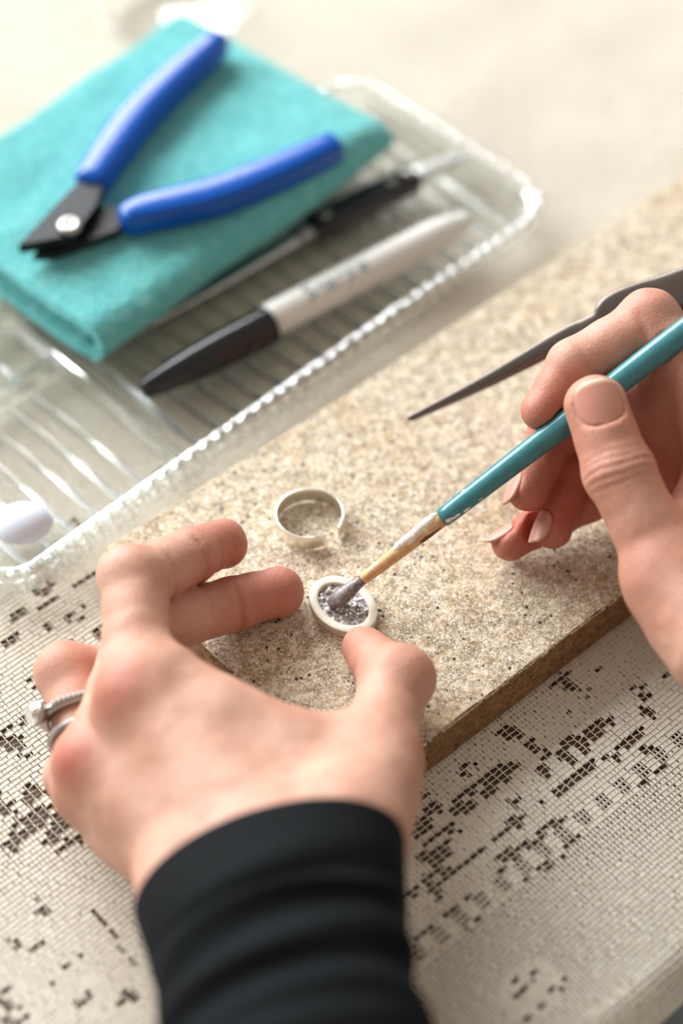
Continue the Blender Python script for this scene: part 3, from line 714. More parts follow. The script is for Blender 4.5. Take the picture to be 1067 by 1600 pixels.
# ------------------------------------------------------------------ paint brush
BT, BW, BF, BE = [np.array(p) for p in [(-2.81, -35.31, 19.4), (5.53, -31.0, 24.36), (26.49, -20.17, 36.82), (118.75, 27.49, 91.65)]]       # tip, start of wood, start of teal, far end
br = thing('paint_brush', BT, 'slim paint brush with chipped teal handle and bare wood end held by the right hand', 'brush')
bu = nrm(BE - BT)
def bp(s_): return BT + bu * s_
s_w, s_f, s_e = np.linalg.norm(BW - BT), np.linalg.norm(BF - BT), np.linalg.norm(BE - BT)
lofted('bristles', sweep([bp(x) for x in (-0.6, 0.2, 1.6, 3.5, 6, s_w - 1.5, s_w + .6)], [0.7, 1.9, 2.4, 2.5, 2.2, 1.6, 1.3], [0.3, 0.8, 1.2, 1.5, 1.6, 1.4, 1.3], 22, 2.2), M['bristle'], br)
lofted('wood_shaft', sweep([bp(x) for x in (s_w, s_w + .3, s_w + 4, (s_w + s_f) / 2, s_f - 4, s_f + .5)], [1.3, 1.5, 1.7, 1.95, 2.2, 2.25], None, 24), M['barewood'], br)
lac = [(s_f, 2.35), (s_f + .2, 2.65), (s_f + 3, 2.7), (s_f + 12, 2.85), (s_f + 26, 3.05), (s_f + 42, 3.3), (s_f + 62, 3.4), (s_f + 90, 3.3), (s_e - 20, 2.6), (s_e - 1, 1.6), (s_e, 0.9)]
lofted('lacquered_handle', sweep([bp(x) for x, r in lac], [r for x, r in lac], None, 28), M['teal'], br)
def blob(c, rx, axis, ra, rup, seed, name, mat, parent, upv):
    """a lumpy drop lying on a shaft"""
    side = nrm(np.cross(axis, upv)); rr = []
    for k in range(1, 10):
        a = math.pi * k / 10; rr.append(np.array([c + axis * rx * math.cos(a) * -1 + (side * ra * math.cos(t) + upv * rup * math.sin(t)) * math.sin(a) for t in np.linspace(0, 2 * math.pi, 18, endpoint=False)]))
    R = np.array(rr); P = R.reshape(-1, 3); P += (P - c) * (0.28 * noise3(P, 0.8, seed) + .15 * noise3(P, 1.9, seed + 1))[:, None]
    lofted(name, list(P.reshape(R.shape)), mat, parent)
tocam = nrm(CAM - bp(20)); upb = nrm(tocam - bu * (tocam @ bu)); sdb = nrm(np.cross(bu, upb))
if sdb[2] < 0: sdb = -sdb
lf = s_f - s_w
blob(bp(s_f - 8.5) + upb * 1.2 + sdb * 1.0, 7.6, bu, 1.6, 1.25, 3, 'flux_residue', M['flux'], br, upb)
blob(bp(s_f - 3.0) + upb * 1.3 + sdb * 1.3, 3.2, bu, 1.5, 1.2, 5, 'flux_residue', M['flux'], br, upb)
blob(bp(s_w + 9.0) + upb * 0.9 - sdb * 0.2, 3.4, bu, .8, .8, 7, 'flux_residue', M['flux'], br, upb)
blob(bp(s_f + 4.0) + upb * 1.6 - sdb * 1.5, 2.6, bu, .6, .5, 9, 'flux_residue', M['flux'], br, upb)
blob(bp(s_f + 7.0) + upb * 1.4 - sdb * 1.9, 1.8, bu, .5, .5, 10, 'flux_residue', M['flux'], br, upb)
blob(bp(s_f + 9.0) + upb * 1.3 + sdb * 2.1, 1.0, bu, .45, .5, 12, 'flux_residue', M['flux'], br, upb)
blob(bp(s_f + 1.5) + upb * 1.9 - sdb * 1.2, 1.9, bu, .8, .5, 22, 'flux_residue', M['flux'], br, upb)
blob(bp(s_f + 11.0) + upb * 1.5 - sdb * 2.0, 1.3, bu, .4, .4, 23, 'flux_residue', M['flux'], br, upb)
blob(bp(s_f - 4.5) + upb * 1.2 - sdb * 1.2, 4.6, bu, .9, .55, 31, 'scorched_patch', M['scorch'], br, upb)
blob(bp(s_w + 3.5) + upb * 0.9 - sdb * 0.7, 2.0, bu, .6, .45, 33, 'scorched_patch', M['scorch'], br, upb)
blob(bp(s_w + 5.0) + upb * 1.0 + sdb * 0.8, 3.4, bu, .5, .5, 35, 'flux_residue', M['flux'], br, upb)

# ------------------------------------------------------------------ tweezers
tz = thing('steel_tweezers', np.array((18.66, 24.02, 27.83)) - Z * 2, 'pointed dark steel tweezers pointing left behind the brush hand', 'tweezers')
for ctrl in [[(18.6, 22.67, 29.3, 0.45, 0.5), (20.92, 23.15, 30.36, 0.8, 0.6), (40.35, 27.6, 39.97, 1.6, 0.8), (61.18, 33.07, 51.08, 2.5, 0.8), (67.18, 34.03, 53.84, 2.7, 0.8), (70.75, 34.66, 55.68, 3.2, 0.7), (74.42, 35.74, 58.54, 5.0, 0.6), (81.56, 36.81, 61.4, 5.6, 0.6), (92.86, 37.8, 65.5, 5.6, 0.6), (123.15, 42.46, 78.54, 5.0, 0.6)], [(19.42, 24.42, 26.86, 0.45, 0.5), (21.93, 25.05, 28.04, 0.8, 0.6), (40.7, 30.38, 35.77, 1.6, 0.8), (61.83, 36.36, 46.01, 2.5, 0.8), (67.95, 37.7, 48.44, 2.7, 0.8), (71.63, 38.71, 49.94, 3.2, 0.7), (75.42, 40.04, 52.36, 5.0, 0.6), (82.66, 40.86, 55.01, 5.6, 0.6), (93.95, 41.04, 59.73, 5.6, 0.6), (123.6, 43.68, 76.96, 5.0, 0.6)]]:
    c_ = spline(ctrl, 40)
    rings = sweep(c_[:, :3], c_[:, 3], c_[:, 4], 14, 3.0, up=np.array((0.1, -0.375, 0.991)))
    lofted('arm', rings, M['dark_steel'], tz)

# ------------------------------------------------------------------ hands: signed distance fields turned into one skin mesh each
def rcone(P, a, b, r1, r2):
    ba = b - a; pa = P - a; h = np.clip((pa @ ba) / (ba @ ba), 0, 1)
    d = pa - h[:, None] * ba
    return np.sqrt((d * d).sum(1)) - (r1 + (r2 - r1) * h)
def smin(a, b, k):
    h = np.clip(k - np.abs(a - b), 0, None) / k
    return np.minimum(a, b) - h * h * k * 0.25
def surface_nets(F, org, vox):
    nx, ny, nz = F.shape; ins = F < 0
    nb = ins[:-1, :-1, :-1].astype(np.int8)
    cnt = sum(ins[dx:nx - 1 + dx, dy:ny - 1 + dy, dz:nz - 1 + dz].astype(np.int8) for dx in (0, 1) for dy in (0, 1) for dz in (0, 1))
    act = (cnt > 0) & (cnt < 8)
    I = np.argwhere(act); n = len(I); vid = np.full(act.shape, -1, np.int32); vid[act] = np.arange(n)
    acc = np.zeros((n, 3)); c = np.zeros(n)
    corners = [(dx, dy, dz) for dx in (0, 1) for dy in (0, 1) for dz in (0, 1)]
    vals = {k: F[I[:, 0] + k[0], I[:, 1] + k[1], I[:, 2] + k[2]] for k in corners}
    for a in corners:
        for ax in range(3):
            if a[ax] == 0:
                b = tuple(1 if i == ax else a[i] for i in range(3)); fa, fb = vals[a], vals[b]
                cr = (fa < 0) != (fb < 0); t = np.where(cr, fa / np.where(cr, fa - fb, 1), 0)
                p = np.tile(np.array(a, float), (n, 1)); p[:, ax] = t
                acc[cr] += p[cr]; c[cr] += 1
    P = (I + acc / c[:, None]) * vox + org
    quads = []
    for ax in range(3):
        sl0 = [slice(None)] * 3; sl1 = [slice(None)] * 3; sl0[ax] = slice(0, -1); sl1[ax] = slice(1, None)
        a, b = ins[tuple(sl0)], ins[tuple(sl1)]
        E = np.argwhere(a != b); o1, o2 = [(1, 2), (2, 0), (0, 1)][ax]
        ok = (E[:, o1] > 0) & (E[:, o2] > 0) & (E[:, o1] < act.shape[o1]) & (E[:, o2] < act.shape[o2]); E = E[ok]
        fl_ = a[tuple(E.T)]
        def g(d1, d2):
            e = E.copy(); e[:, o1] -= d1; e[:, o2] -= d2; return vid[tuple(e.T)]
        q = np.stack([g(1, 1), g(0, 1), g(0, 0), g(1, 0)], 1)
        q[~fl_] = q[~fl_][:, ::-1]; quads.append(q)
    Q = np.concatenate(quads); Q = Q[(Q >= 0).all(1)]
    return P, Q

def build_hand(name, H, parent, vox=0.58):
    """H: fingers {name: [(p, r) ...]}, palm [(a, ra, b, rb)], bumps, creases, nails, flush"""
    pts = np.array([p for f in H['fingers'].values() for p, r in f] + [x for c in H['palm'] for x in (c[0], c[2])], float)
    lo_, hi_ = pts.min(0) - 26, pts.max(0) + 26
    dims = np.ceil((hi_ - lo_) / vox).astype(int) + 1
    ax = [lo_[i] + np.arange(dims[i]) * vox for i in range(3)]
    BIG = 30.0
    def region(p_, pad):
        a = np.maximum(((np.min(p_, 0) - pad - lo_) / vox).astype(int), 0); b = np.minimum(((np.max(p_, 0) + pad - lo_) / vox).astype(int) + 2, dims)
        return tuple(slice(a[i], b[i]) for i in range(3))
    def grid(sl_):
        g = np.stack(np.meshgrid(ax[0][sl_[0]], ax[1][sl_[1]], ax[2][sl_[2]], indexing='ij'), -1); return g.reshape(-1, 3), g.shape[:3]
    palm = np.full(dims, BIG)
    for (a, ra, b, rb, k) in H['palm']:
        a, b = np.array(a), np.array(b); s_ = region([a, b], max(ra, rb) + 14); G, sh = grid(s_)
        palm[s_] = smin(palm[s_], rcone(G, a, b, ra, rb).reshape(sh), k)
    total = palm.copy()
    for fn, chain in H['fingers'].items():
        ps = np.array([p for p, r in chain]); s_ = region(ps, 20); G, sh = grid(s_)
        f = np.full(len(G), BIG)
        for (p, r), (p2, r2) in zip(chain, chain[1:]):
            mid = (np.array(p) * .5 + np.array(p2) * .5); rm = (r + r2) / 2 * 0.93      # a little waist between the joints
            f = smin(f, rcone(G, np.array(p), mid, r, rm), 1.5); f = smin(f, rcone(G, mid, np.array(p2), rm, r2), 1.5)
        for (bf, p, r, k) in H['bumps']:
            if bf == fn: f = smin(f, np.linalg.norm(G - np.array(p), axis=1) - r, k)
        f = f.reshape(sh)
        total[s_] = np.minimum(total[s_], smin(palm[s_], f, H.get('kf', {}).get(fn, 6.0)))
    for (bf, p, r, k) in H['bumps']:
        if bf == 'palm':
            s_ = region([p], r + 10); G, sh = grid(s_); total[s_] = smin(total[s_], (np.linalg.norm(G - np.array(p), axis=1) - r).reshape(sh), k)
    for (p, t, n_, R_, A_, w_) in H['creases']:
        p, t, n_ = np.array(p), nrm(t), nrm(n_); s_ = region([p], R_ + 2); G, sh = grid(s_); d = G - p
        x = d @ t + 0.5 * np.sin((d @ np.cross(t, n_)) * 0.5 + p[0]) * w_; side = d @ n_; lat = np.linalg.norm(d, axis=1)
        total[s_] += (A_ * np.exp(-(x / w_) ** 2) * np.clip(side / (R_ * 0.35), 0, 1) * np.clip(1.6 - lat / R_ * 1.3, 0, 1)).reshape(sh)
    nails = []
    for (c, t, n_, hw, hl, Rn, h) in H['nails']:
        c, t = np.array(c), nrm(t); n_ = np.array(n_, float); n_ = nrm(n_ - t * (n_ @ t)); b = np.cross(t, n_)
        nails.append((c, t, n_, b, hw, hl, Rn, h))
        s_ = region([c], max(hw, hl) + h + 3); G, sh = grid(s_); d = G - c
        x, y, z = d @ b, d @ t, d @ n_
        surf = h + np.sqrt(np.clip(Rn * Rn - x * x, 0.01, None)) - Rn - 0.014 * (y - 0.0) ** 2
        foot = ((np.abs(x) / (hw + .45)) ** 2.6 + (np.abs(y) / (hl + .45)) ** 2.6) ** (1 / 2.6) - 1
        cut = np.maximum(foot * min(hw, hl), -(z - surf + 0.45))
        cut = np.maximum(cut, z - surf - 2.5)
        k = 0.7; aa, bb = total[s_], -cut.reshape(sh)
        hh = np.clip(k - np.abs(aa - bb), 0, None) / k
        total[s_] = np.maximum(aa, bb) + hh * hh * k * .25
    for (a, b, r1, r2) in H.get('carve', []):               # flesh gives way round what is held
        a, b = np.array(a), np.array(b); s_ = region([a, b], 5); G, sh = grid(s_)
        bb = -rcone(G, a, b, r1, r2).reshape(sh); k = 0.8; hh = np.clip(k - np.abs(total[s_] - bb), 0, None) / k
        total[s_] = np.maximum(total[s_], bb) + hh * hh * k * .25
    P, Q = surface_nets(total, lo_, vox)
    # relax the lattice slightly
    for _ in range(2):
        s1 = np.zeros_like(P); c1 = np.zeros(len(P))
        for i in range(4):
            for j in ((i + 1) % 4, (i + 3) % 4):
                np.add.at(s1, Q[:, i], P[Q[:, j]]); np.add.at(c1, Q[:, i], 1)
        P = P * 0.6 + 0.4 * s1 / np.maximum(c1, 1)[:, None]
    nrm_ = np.zeros_like(P); fn_ = np.cross(P[Q[:, 2]] - P[Q[:, 0]], P[Q[:, 3]] - P[Q[:, 1]])
    for i in range(4): np.add.at(nrm_, Q[:, i], fn_)
    nrm_ /= np.linalg.norm(nrm_, axis=1)[:, None] + 1e-9
    P = P + nrm_ * (0.20 * noise3(P, 1 / 9.0, 40) + 0.12 * noise3(P, 1 / 3.6, 41))[:, None]
    me = mesh_np(name, P, Q)
    fl_ = np.zeros(len(P))
    for (p, r, a) in H['flush']:
        fl_ += a * np.exp(-((P - np.array(p)) ** 2).sum(1) / (r * r))
    at = me.attributes.new('flush', 'FLOAT', 'POINT'); at.data.foreach_set('value', np.clip(fl_, 0, 1).astype(np.float32))
    o = link(name, me, M['skin'], parent)
    for (c, t, n_, b, hw, hl, Rn, h) in nails:
        nx, ny = 18, 22; vs_, ed = [], []
        for lay in (0.0, -0.75):
            for i in range(ny + 1):
                y = hl * (2 * i / ny - 1)
                wx = hw * max(0.0, 1 - abs(y / hl) ** 2.5) ** (1 / 2.5) if y < 0 else hw * max(0.0, 1 - (y / hl * 0.97) ** 2.8) ** (1 / 2.8)
                for j in range(nx + 1):
                    x = wx * (2 * j / nx - 1)
                    z = h + math.sqrt(max(Rn * Rn - x * x, .01)) - Rn - 0.014 * y * y + lay
                    vs_.append(c + b * x + t * y + n_ * z)
                    fe = (y - hl * ((0.66 if hw > 5 else 0.82) + 0.12 * (1 - (x / hw) ** 2))) / (0.14 * hl); ed.append(min(1, max(0, fe)))
        q = []; m_ = (nx + 1) * (ny + 1)
        for i in range(ny):
            for j in range(nx):
                a = i * (nx + 1) + j; q.append([a, a + 1, a + nx + 2, a + nx + 1]); q.append([m_ + a, m_ + a + nx + 1, m_ + a + nx + 2, m_ + a + 1])
            for j in (0, nx):
                a = i * (nx + 1) + j; e = [a, a + nx + 1, m_ + a + nx + 1, m_ + a]; q.append(e if j == 0 else e[::-1])
        for j in range(nx):
            for i in (0, ny):
                a = i * (nx + 1) + j; e = [a, m_ + a, m_ + a + 1, a + 1]; q.append(e if i == 0 else e[::-1])
        nm = mesh_np('fingernail', vs_, q); at = nm.attributes.new('edge', 'FLOAT', 'POINT'); at.data.foreach_set('value', np.array(ed, np.float32))
        link('fingernail', nm, M['nail'], o)
    return o

person = thing('person', (-12.74, -174.45, 2.0), 'person in a black long sleeve, left hand steadying the setting, right hand painting', 'person')
LH = {'fingers': {'index': [((-50.13, -81.4, 41.19), 9.3), ((-52.24, -46.23, 43.29), 8.6), ((-39.47, -32.48, 36.55), 7.5), ((-31.68, -23.79, 31.44), 6.3)], 'middle': [((-60.28, -90.91, 27.98), 9), ((-51.53, -51.84, 30.74), 8.6), ((-28.91, -38.97, 23.92), 7.3), ((-16.61, -32.63, 22.06), 6.5)], 'ring': [((-60.88, -93.76, 19.07), 8.2), ((-69.68, -59.42, 20.47), 8.2), ((-52.71, -52.77, 14.3), 6.8), ((-46.23, -57.85, 11.34), 6)], 'pinky': [((-52.73, -102.35, 14.47), 7.6), ((-69.57, -82.98, 9.84), 6.4), ((-55.03, -73.14, 10.26), 6.2), ((-49.25, -76.3, 7.61), 5.6)], 'thumb': [((1.7, -119.09, 42.2), 13), ((8.52, -92.32, 30.72), 10), ((13.08, -65.65, 26.99), 8.7), ((5.91, -51.73, 21.7), 6.0)]}, 'palm': [((-15.2, -125.12, 42.36), 12, (-50.13, -81.4, 41.19), 9.3, 9.0), ((-20.43, -125.78, 39.19), 12, (-60.28, -90.91, 27.98), 9, 9.0), ((-25.92, -125.0, 32.01), 12, (-60.88, -93.76, 19.07), 8.2, 9.0), ((-29.27, -123.12, 25.76), 12, (-52.73, -102.35, 14.47), 7.6, 9.0), ((-9.21, -133.2, 43.41), 17, (-30.4, -128.44, 29.13), 15, 9.0), ((-9.21, -133.2, 43.41), 17, (-7.77, -154.14, 46.73), 18, 9.0), ((-29.53, -129.43, 30.91), 15, (-20.49, -149.86, 38.57), 17, 9.0), ((1.7, -119.09, 42.2), 13, (8.52, -92.92, 30.22), 10, 9.0), ((-9.49, -116.99, 38.73), 12, (4.06, -103.68, 34.24), 11, 9.0), ((-42.04, -76.42, 42.76), 8.6, (-28.5, -87.07, 39.04), 9, 9.0), ((-28.5, -87.07, 39.04), 9, (-14.49, -92.38, 35.89), 8.6, 9.0), ((-14.49, -92.38, 35.89), 8.6, (1.02, -90.16, 32.53), 8.4, 9.0), ((-28.39, -96.25, 33.95), 12, (-9.72, -104.85, 33.26), 12, 9.0), ((-47.61, -90.02, 30.04), 10, (-20.36, -107.09, 33.99), 13, 9.0)], 'bumps': [('index', (-51.91, -82.33, 45.55), 5.6, 4), ('middle', (-62.99, -92.31, 31.94), 5.4, 4), ('ring', (-65.05, -95.29, 21.8), 5.4, 4), ('index', (-55.02, -45.26, 45.53), 6.9, 3), ('thumb', (15.9, -65.62, 28.14), 8.0, 4), ('ring', (-72.08, -58.57, 22.11), 7.2, 3), ('middle', (-16.35, -33.43, 20.84), 5.7, 2), ('index', (-30.94, -24.61, 30.6), 5.5, 2)], 'creases': [((-40.36, -33.44, 37.02), (0.64, 0.69, -0.338), (0.3, -0.897, 0.291), 8.5, 1.6, 0.75), ((-36.74, -29.44, 34.76), (0.611, 0.682, -0.401), (0.3, -0.974, 0.227), 7, 0.6, 0.5), ((-47.77, -41.42, 40.93), (0.64, 0.69, -0.338), (0.3, -0.974, 0.227), 9, 1.1, 0.9), ((-29.36, -39.23, 24.06), (0.841, 0.478, -0.253), (0.2, -0.885, 0.432), 9, 1.7, 0.75), ((-37.51, -43.86, 26.51), (0.841, 0.478, -0.253), (0.2, -0.885, 0.432), 8.5, 0.6, 0.6), ((-23.74, -36.31, 23.14), (0.881, 0.454, -0.133), (0.2, -0.885, 0.432), 7, 0.55, 0.5), ((-19.68, -34.22, 22.52), (0.881, 0.454, -0.133), (0.2, -0.885, 0.432), 7, 0.45, 0.45), ((12.0, -63.56, 26.2), (-0.434, 0.842, -0.32), (-0.6, -0.232, 0.588), 8.5, 0.5, 0.8), ((9.85, -59.39, 24.61), (-0.434, 0.842, -0.32), (-0.6, -0.232, 0.588), 8, 0.35, 0.7), ((-63.74, -57.09, 18.31), (0.882, 0.346, -0.321), (0.2, -0.655, 0.625), 8, 0.7, 0.9)], 'nails': [], 'flush': [((-53.44, -83.54, 48.32), 7.5, 0.8), ((-64.53, -93.77, 34.52), 6.8, 0.95), ((-67.36, -97.59, 24.79), 6, 0.4), ((-31.68, -23.79, 31.44), 11, 0.55), ((-16.61, -32.63, 22.06), 12, 0.6), ((-28.91, -38.97, 23.92), 12, 0.35), ((-39.47, -32.48, 36.55), 11, 0.25), ((-52.24, -46.23, 43.29), 10, 0.22), ((5.91, -51.73, 21.7), 11, 0.6), ((19.74, -62.66, 29.5), 9, 0.3), ((-69.68, -59.42, 20.47), 12, 0.35), ((11.91, -93.42, 32.41), 12, 0.2), ((-9.86, -85.4, 40.44), 6, 0.25)], 'kf': {'index': 7, 'middle': 6, 'ring': 6, 'pinky': 6, 'thumb': 7}}
RH = {'fingers': {'thumb': [((94.32, -67.22, 43.95), 13), ((83.77, -47.71, 45.96), 10.5), ((70.48, -24.08, 59.91), 8.9), ((65.34, -8.27, 67.3), 8.3)], 'index': [((105.58, -3.93, 59.2), 10), ((81.64, 21.57, 66.24), 9.0), ((61.51, 11.38, 61.6), 7.6), ((52.78, 0.97, 56.13), 5.6)], 'middle': [((107.29, -4.29, 41.93), 10), ((78.59, 12.34, 44.13), 8.6), ((57.36, 4.7, 44.25), 7.0), ((50.18, -9.54, 36.21), 6.0)], 'ring': [((106.15, -12.2, 31.37), 9.5), ((79.29, 7.0, 33.12), 8.0), ((63.1, -0.73, 33.16), 6.6), ((56.84, -15.65, 27.17), 5.6)], 'pinky': [((102.71, -21.03, 23.96), 8.5), ((75.65, -1.32, 27.44), 6.6), ((58.33, -9.16, 24.79), 5.8), ((45.57, -16.35, 22.02), 5.0)]}, 'palm': [((112.46, -56.93, 43.44), 15, (105.58, -3.93, 59.2), 10, 9.0), ((112.46, -56.93, 43.44), 15, (107.29, -4.29, 41.93), 10, 9.0), ((115.76, -59.46, 36.1), 15, (106.15, -12.2, 31.37), 9.5, 9.0), ((115.76, -59.46, 36.1), 15, (102.71, -21.03, 23.96), 8.5, 9.0), ((112.46, -56.93, 43.44), 15, (141.64, -82.74, 38.75), 21, 9.0), ((115.76, -59.46, 36.1), 15, (143.91, -79.41, 31.11), 20, 9.0), ((115.91, -44.65, 38.08), 14, (144.47, -74.01, 33.03), 19, 9.0), ((94.32, -67.22, 43.95), 13, (83.77, -47.71, 45.96), 10.5, 9.0), ((106.22, -61.19, 43.79), 16, (96.04, -40.25, 43.08), 12, 9.0), ((105.72, -7.0, 50.09), 11, (92.17, -30.16, 43.71), 10, 9.0), ((105.58, -3.93, 59.2), 10, (102.71, -21.03, 23.96), 9, 9.0), ((91.7, -53.91, 39.45), 13, (99.73, -30.82, 36.63), 12, 9.0), ((89.47, 9.25, 51.98), 8.5, (106.11, -4.37, 49.69), 11, 9.0), ((89.35, 7.01, 37.04), 9, (106.15, -10.22, 33.03), 11, 9.0), ((90.82, 12.89, 51.12), 8, (90.71, 7.67, 33.68), 9, 9.0)], 'bumps': [('thumb', (70.79, -23.73, 59.55), 8.4, 3), ('index', (82.18, 23.49, 68.1), 7.6, 3), ('thumb', (80.68, -47.7, 47.22), 9.8, 4)], 'creases': [((71.71, -27.87, 58.14), (-0.283, 0.869, 0.406), (0.0, -0.643, 0.766), 10.5, 0.5, 0.55), ((71.15, -26.14, 58.95), (-0.283, 0.869, 0.406), (0.0, -0.643, 0.766), 10.5, 0.8, 0.55), ((70.48, -24.08, 59.91), (-0.283, 0.869, 0.406), (0.0, -0.643, 0.766), 10.5, 1.1, 0.55), ((69.91, -22.34, 60.72), (-0.283, 0.869, 0.406), (0.0, -0.643, 0.766), 10.5, 0.9, 0.55), ((69.45, -20.92, 61.39), (-0.283, 0.869, 0.406), (0.0, -0.643, 0.766), 10.5, 0.6, 0.55), ((63.52, 12.4, 62.06), (-0.874, -0.442, -0.201), (0.1, -0.986, 0.086), 8, 1.0, 0.9), ((78.62, 20.04, 65.54), (-0.874, -0.442, -0.201), (0.1, -0.986, 0.086), 9, 1.2, 1.1), ((57.05, -9.88, 24.51), (-0.856, -0.482, -0.186), (0.0, 0.151, 0.91), 7, 0.3, 0.8)], 'nails': [((65.59, -9.05, 66.93), (-0.283, 0.869, 0.406), (-0.02, -0.451, 0.927), 5.9, 5.9, 8.2, 7.9), ((49.62, -10.66, 35.58), (-0.402, -0.797, -0.45), (-1.0, 0.038, 0.188), 4.3, 5.0, 6.0, 5.5), ((56.33, -16.86, 26.68), (-0.363, -0.865, -0.347), (-0.9, -0.193, 0.386), 4.2, 4.8, 5.6, 5.1), ((44.37, -17.03, 21.76), (-0.856, -0.482, -0.186), (-0.6, 0.516, 0.629), 3.4, 4.4, 5.0, 4.6)], 'flush': [((70.48, -24.08, 59.91), 16, 0.3), ((83.77, -47.71, 45.96), 16, 0.4), ((52.78, 0.97, 56.13), 11, 0.5), ((81.64, 21.57, 66.24), 14, 0.4), ((61.51, 11.38, 61.6), 10, 0.2), ((50.18, -9.54, 36.21), 13, 0.5), ((56.84, -15.65, 27.17), 12, 0.5), ((45.57, -16.35, 22.02), 11, 0.5), ((75.65, -1.32, 27.44), 13, 0.4), ((57.36, 4.7, 44.25), 12, 0.4), ((63.1, -0.73, 33.16), 12, 0.4), ((89.67, -6.28, 44.18), 25, 0.6), ((65.34, -8.27, 67.3), 9, 0.25)], 'kf': {'thumb': 6, 'pinky': 4, 'ring': 4, 'middle': 4, 'index': 6}}
lh = build_hand('left_hand', LH, person)
RH['carve'] = [(bp(s_f + 12), bp(s_f + 42), 2.8, 3.2), (bp(s_f + 42), bp(s_f + 75), 3.2, 3.3)]
rh = build_hand('right_hand', RH, person)
lh['label'] = 'left hand pinching the oval setting'; rh['label'] = 'right hand holding brush and tweezers'

# sleeves: a lofted knit tube with soft folds
def sleeve(name, rows, folds, cuff_roll, parent, n=72, up=Z):
    """rows: (centre, half width, half height); up is the side towards the viewer"""
    R_ = spline([(*c, a, b) for c, a, b in rows], 90); pts = R_[:, :3]; L_ = np.concatenate([[0], np.cumsum(np.linalg.norm(np.diff(pts, axis=0), axis=1))])
    out = []
    th = np.linspace(0, 2 * np.pi, n, endpoint=False)
    for k in range(len(pts)):
        t = pts[min(k + 1, len(pts) - 1)] - pts[max(k - 1, 0)]; a, b = frame(t, np.array(up))
        f = 0
        for (l0, w_, amp, th0, tw_, sk) in folds:
            dth = np.angle(np.exp(1j * (th - th0))); f = f + amp * np.exp(-((L_[k] - l0 - sk * dth) / w_) ** 2) * np.exp(-(dth / tw_) ** 2)
        ring = pts[k] + np.outer(np.cos(th) * (R_[k, 3] + f), a) + np.outer(np.sin(th) * (R_[k, 4] + f), b)
        out.append(ring)
    c0 = out[0].mean(0); t0 = nrm(pts[0] - pts[1])
    lip = [c0 + (out[0] - c0) * 0.80 - t0 * 6, c0 + (out[0] - c0) * 0.93 - t0 * 0.3, c0 + (out[0] - c0) * 0.97 + t0 * 0.5, c0 + (out[0] - c0) * 0.995 + t0 * 0.35]
    return lofted(name, lip + out, M['sleeve'], parent)
sl1 = sleeve("sleeve", [((-16.38, -131.3, 42.39), 32.5, 21), ((-15.1, -140.61, 45.02), 31, 21), ((-13.74, -150.55, 45.82), 29.5, 21.5), ((-12.67, -160.75, 47.7), 28.5, 22), ((-11.05, -173.26, 48.96), 29, 23), ((-6.92, -200.02, 52.61), 32, 26), ((0.78, -239.37, 57.45), 36, 30)], [(12, 2.6, 1.2, 1.35, 0.7, 3), (17, 2.4, -0.8, 1.4, 0.9, 3), (23, 3.2, 3.0, 1.5, 1.0, 4), (29.5, 2.6, -1.2, 1.5, 1.0, 4), (36, 3.4, 2.8, 1.7, 1.0, 5), (42, 2.6, -1.0, 1.5, 1.0, 4), (48, 3.6, 2.6, 1.3, 1.0, 4), (58, 4, 2.8, 1.6, 1.2, 3), (30, 4, 1.8, 0.1, 0.5, 0), (48, 5, 1.8, 0.1, 0.5, 0), (27, 4, -1.0, 3.0, 0.5, 0), (72, 6, 2.4, 1.5, 1.2, 4)], 1, person, up=(-0.33, 0, 0.94))
sl2 = sleeve("sleeve", [((139.35, -79.83, 37.28), 31, 24), ((150.11, -87.42, 38.74), 31, 25), ((165.69, -98.91, 40.85), 33, 27), ((186.02, -117.8, 48.5), 36, 30)], [], 1, person)


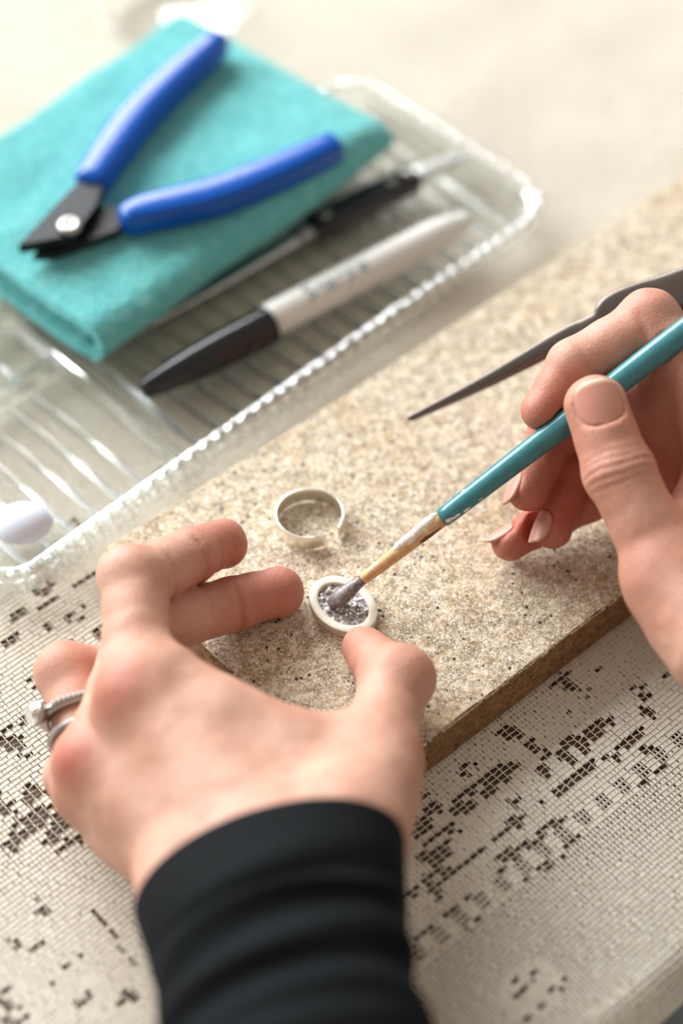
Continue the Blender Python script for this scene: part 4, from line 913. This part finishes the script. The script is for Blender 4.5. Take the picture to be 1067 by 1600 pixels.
# ------------------------------------------------------------------ rings worn on the left ring finger
RA, RB = np.array(LH['fingers']['ring'][0][0]), np.array(LH['fingers']['ring'][1][0])
rt = nrm(RB - RA)
def finger_ring(center, axis, rad, w, th, n=56, top=None, swell=0.0):
    a, b = frame(axis, top); rr = []
    for t in np.linspace(0, 2 * math.pi, n, endpoint=False):
        e = a * math.cos(t) + b * math.sin(t); s_ = 1 + swell * max(0, math.sin(t)) ** 6
        sec = [(-w, 0), (-w * .9, th * .7 * s_), (-w * .4, th * s_), (w * .4, th * s_), (w * .9, th * .7 * s_), (w, 0)]
        rr.append(np.array([center + axis * x + e * (rad + y) for x, y in sec]))
    return rr, a, b
RDIR = np.array((-0.85, 0.161, 0.461))
e1c = RA + (RB - RA) * 0.66; e2c = RA + (RB - RA) * 0.47
tilt1 = nrm(rt + 0.10 * RDIR); tilt2 = nrm(rt + 0.02 * RDIR)
er = thing('engagement_ring', e1c - Z * 8, 'engagement ring with raised clear stone and pave band, worn on left ring finger', 'ring')
rr, ea, eb = finger_ring(e1c, tilt1, 8.3, 1.45, 1.2, top=RDIR, swell=1.3)
lofted('band', rr, M['ringmetal'], er, loop=True)
hd = e1c + eb * 9.4
lofted('setting', [np.array([hd + ea * r * math.cos(t) + tilt1 * r * math.sin(t) + eb * z for t in np.linspace(0, 2 * math.pi, 16, endpoint=False)]) for r, z in ((1.9, -0.4), (2.2, 1.0), (3.3, 2.6), (3.5, 3.4), (3.0, 3.4))], M['ringmetal'], er)
lofted('centre_stone', [np.array([hd + ea * r * math.cos(t) + tilt1 * r * math.sin(t) + eb * z for t in np.linspace(0, 2 * math.pi, 12, endpoint=False)]) for r, z in ((0.3, 1.4), (3.1, 3.6), (3.2, 4.1), (2.0, 5.1))], M['gem'], er, False)
pv_, pq_, pt_ = loft(ico(0.8, 8, 5)); pave = mesh_np('pave_stone', pv_, pq_, pt_, False); pave.materials.append(M['steel'])
for t in np.concatenate([np.linspace(0.1, 1.15, 10), np.linspace(2.0, 3.2, 10)]):
    o = link('pave_stone', pave, None, er); s_ = 1 + 1.3 * max(0, math.sin(t)) ** 6
    o.location = Vector((e1c + (ea * math.cos(t) + eb * math.sin(t)) * (8.3 + 1.2 * s_) + tilt1 * 0.35) * S)
wb = thing('wedding_band', e2c - Z * 8, 'slim pave wedding band worn just below the engagement ring', 'ring')
rr, wa_, wb_ = finger_ring(e2c, tilt2, 8.35, 0.95, 0.9, top=RDIR)
lofted('band', rr, M['ringmetal'], wb, loop=True)
pave2 = pave.copy(); pave2.name = 'pave_chip'
for t in np.linspace(-0.4, 3.5, 34):
    o = link('pave_stone', pave, None, wb); o.scale = (.62,) * 3
    o.location = Vector((e2c + (wa_ * math.cos(t) + wb_ * math.sin(t)) * 9.2) * S)
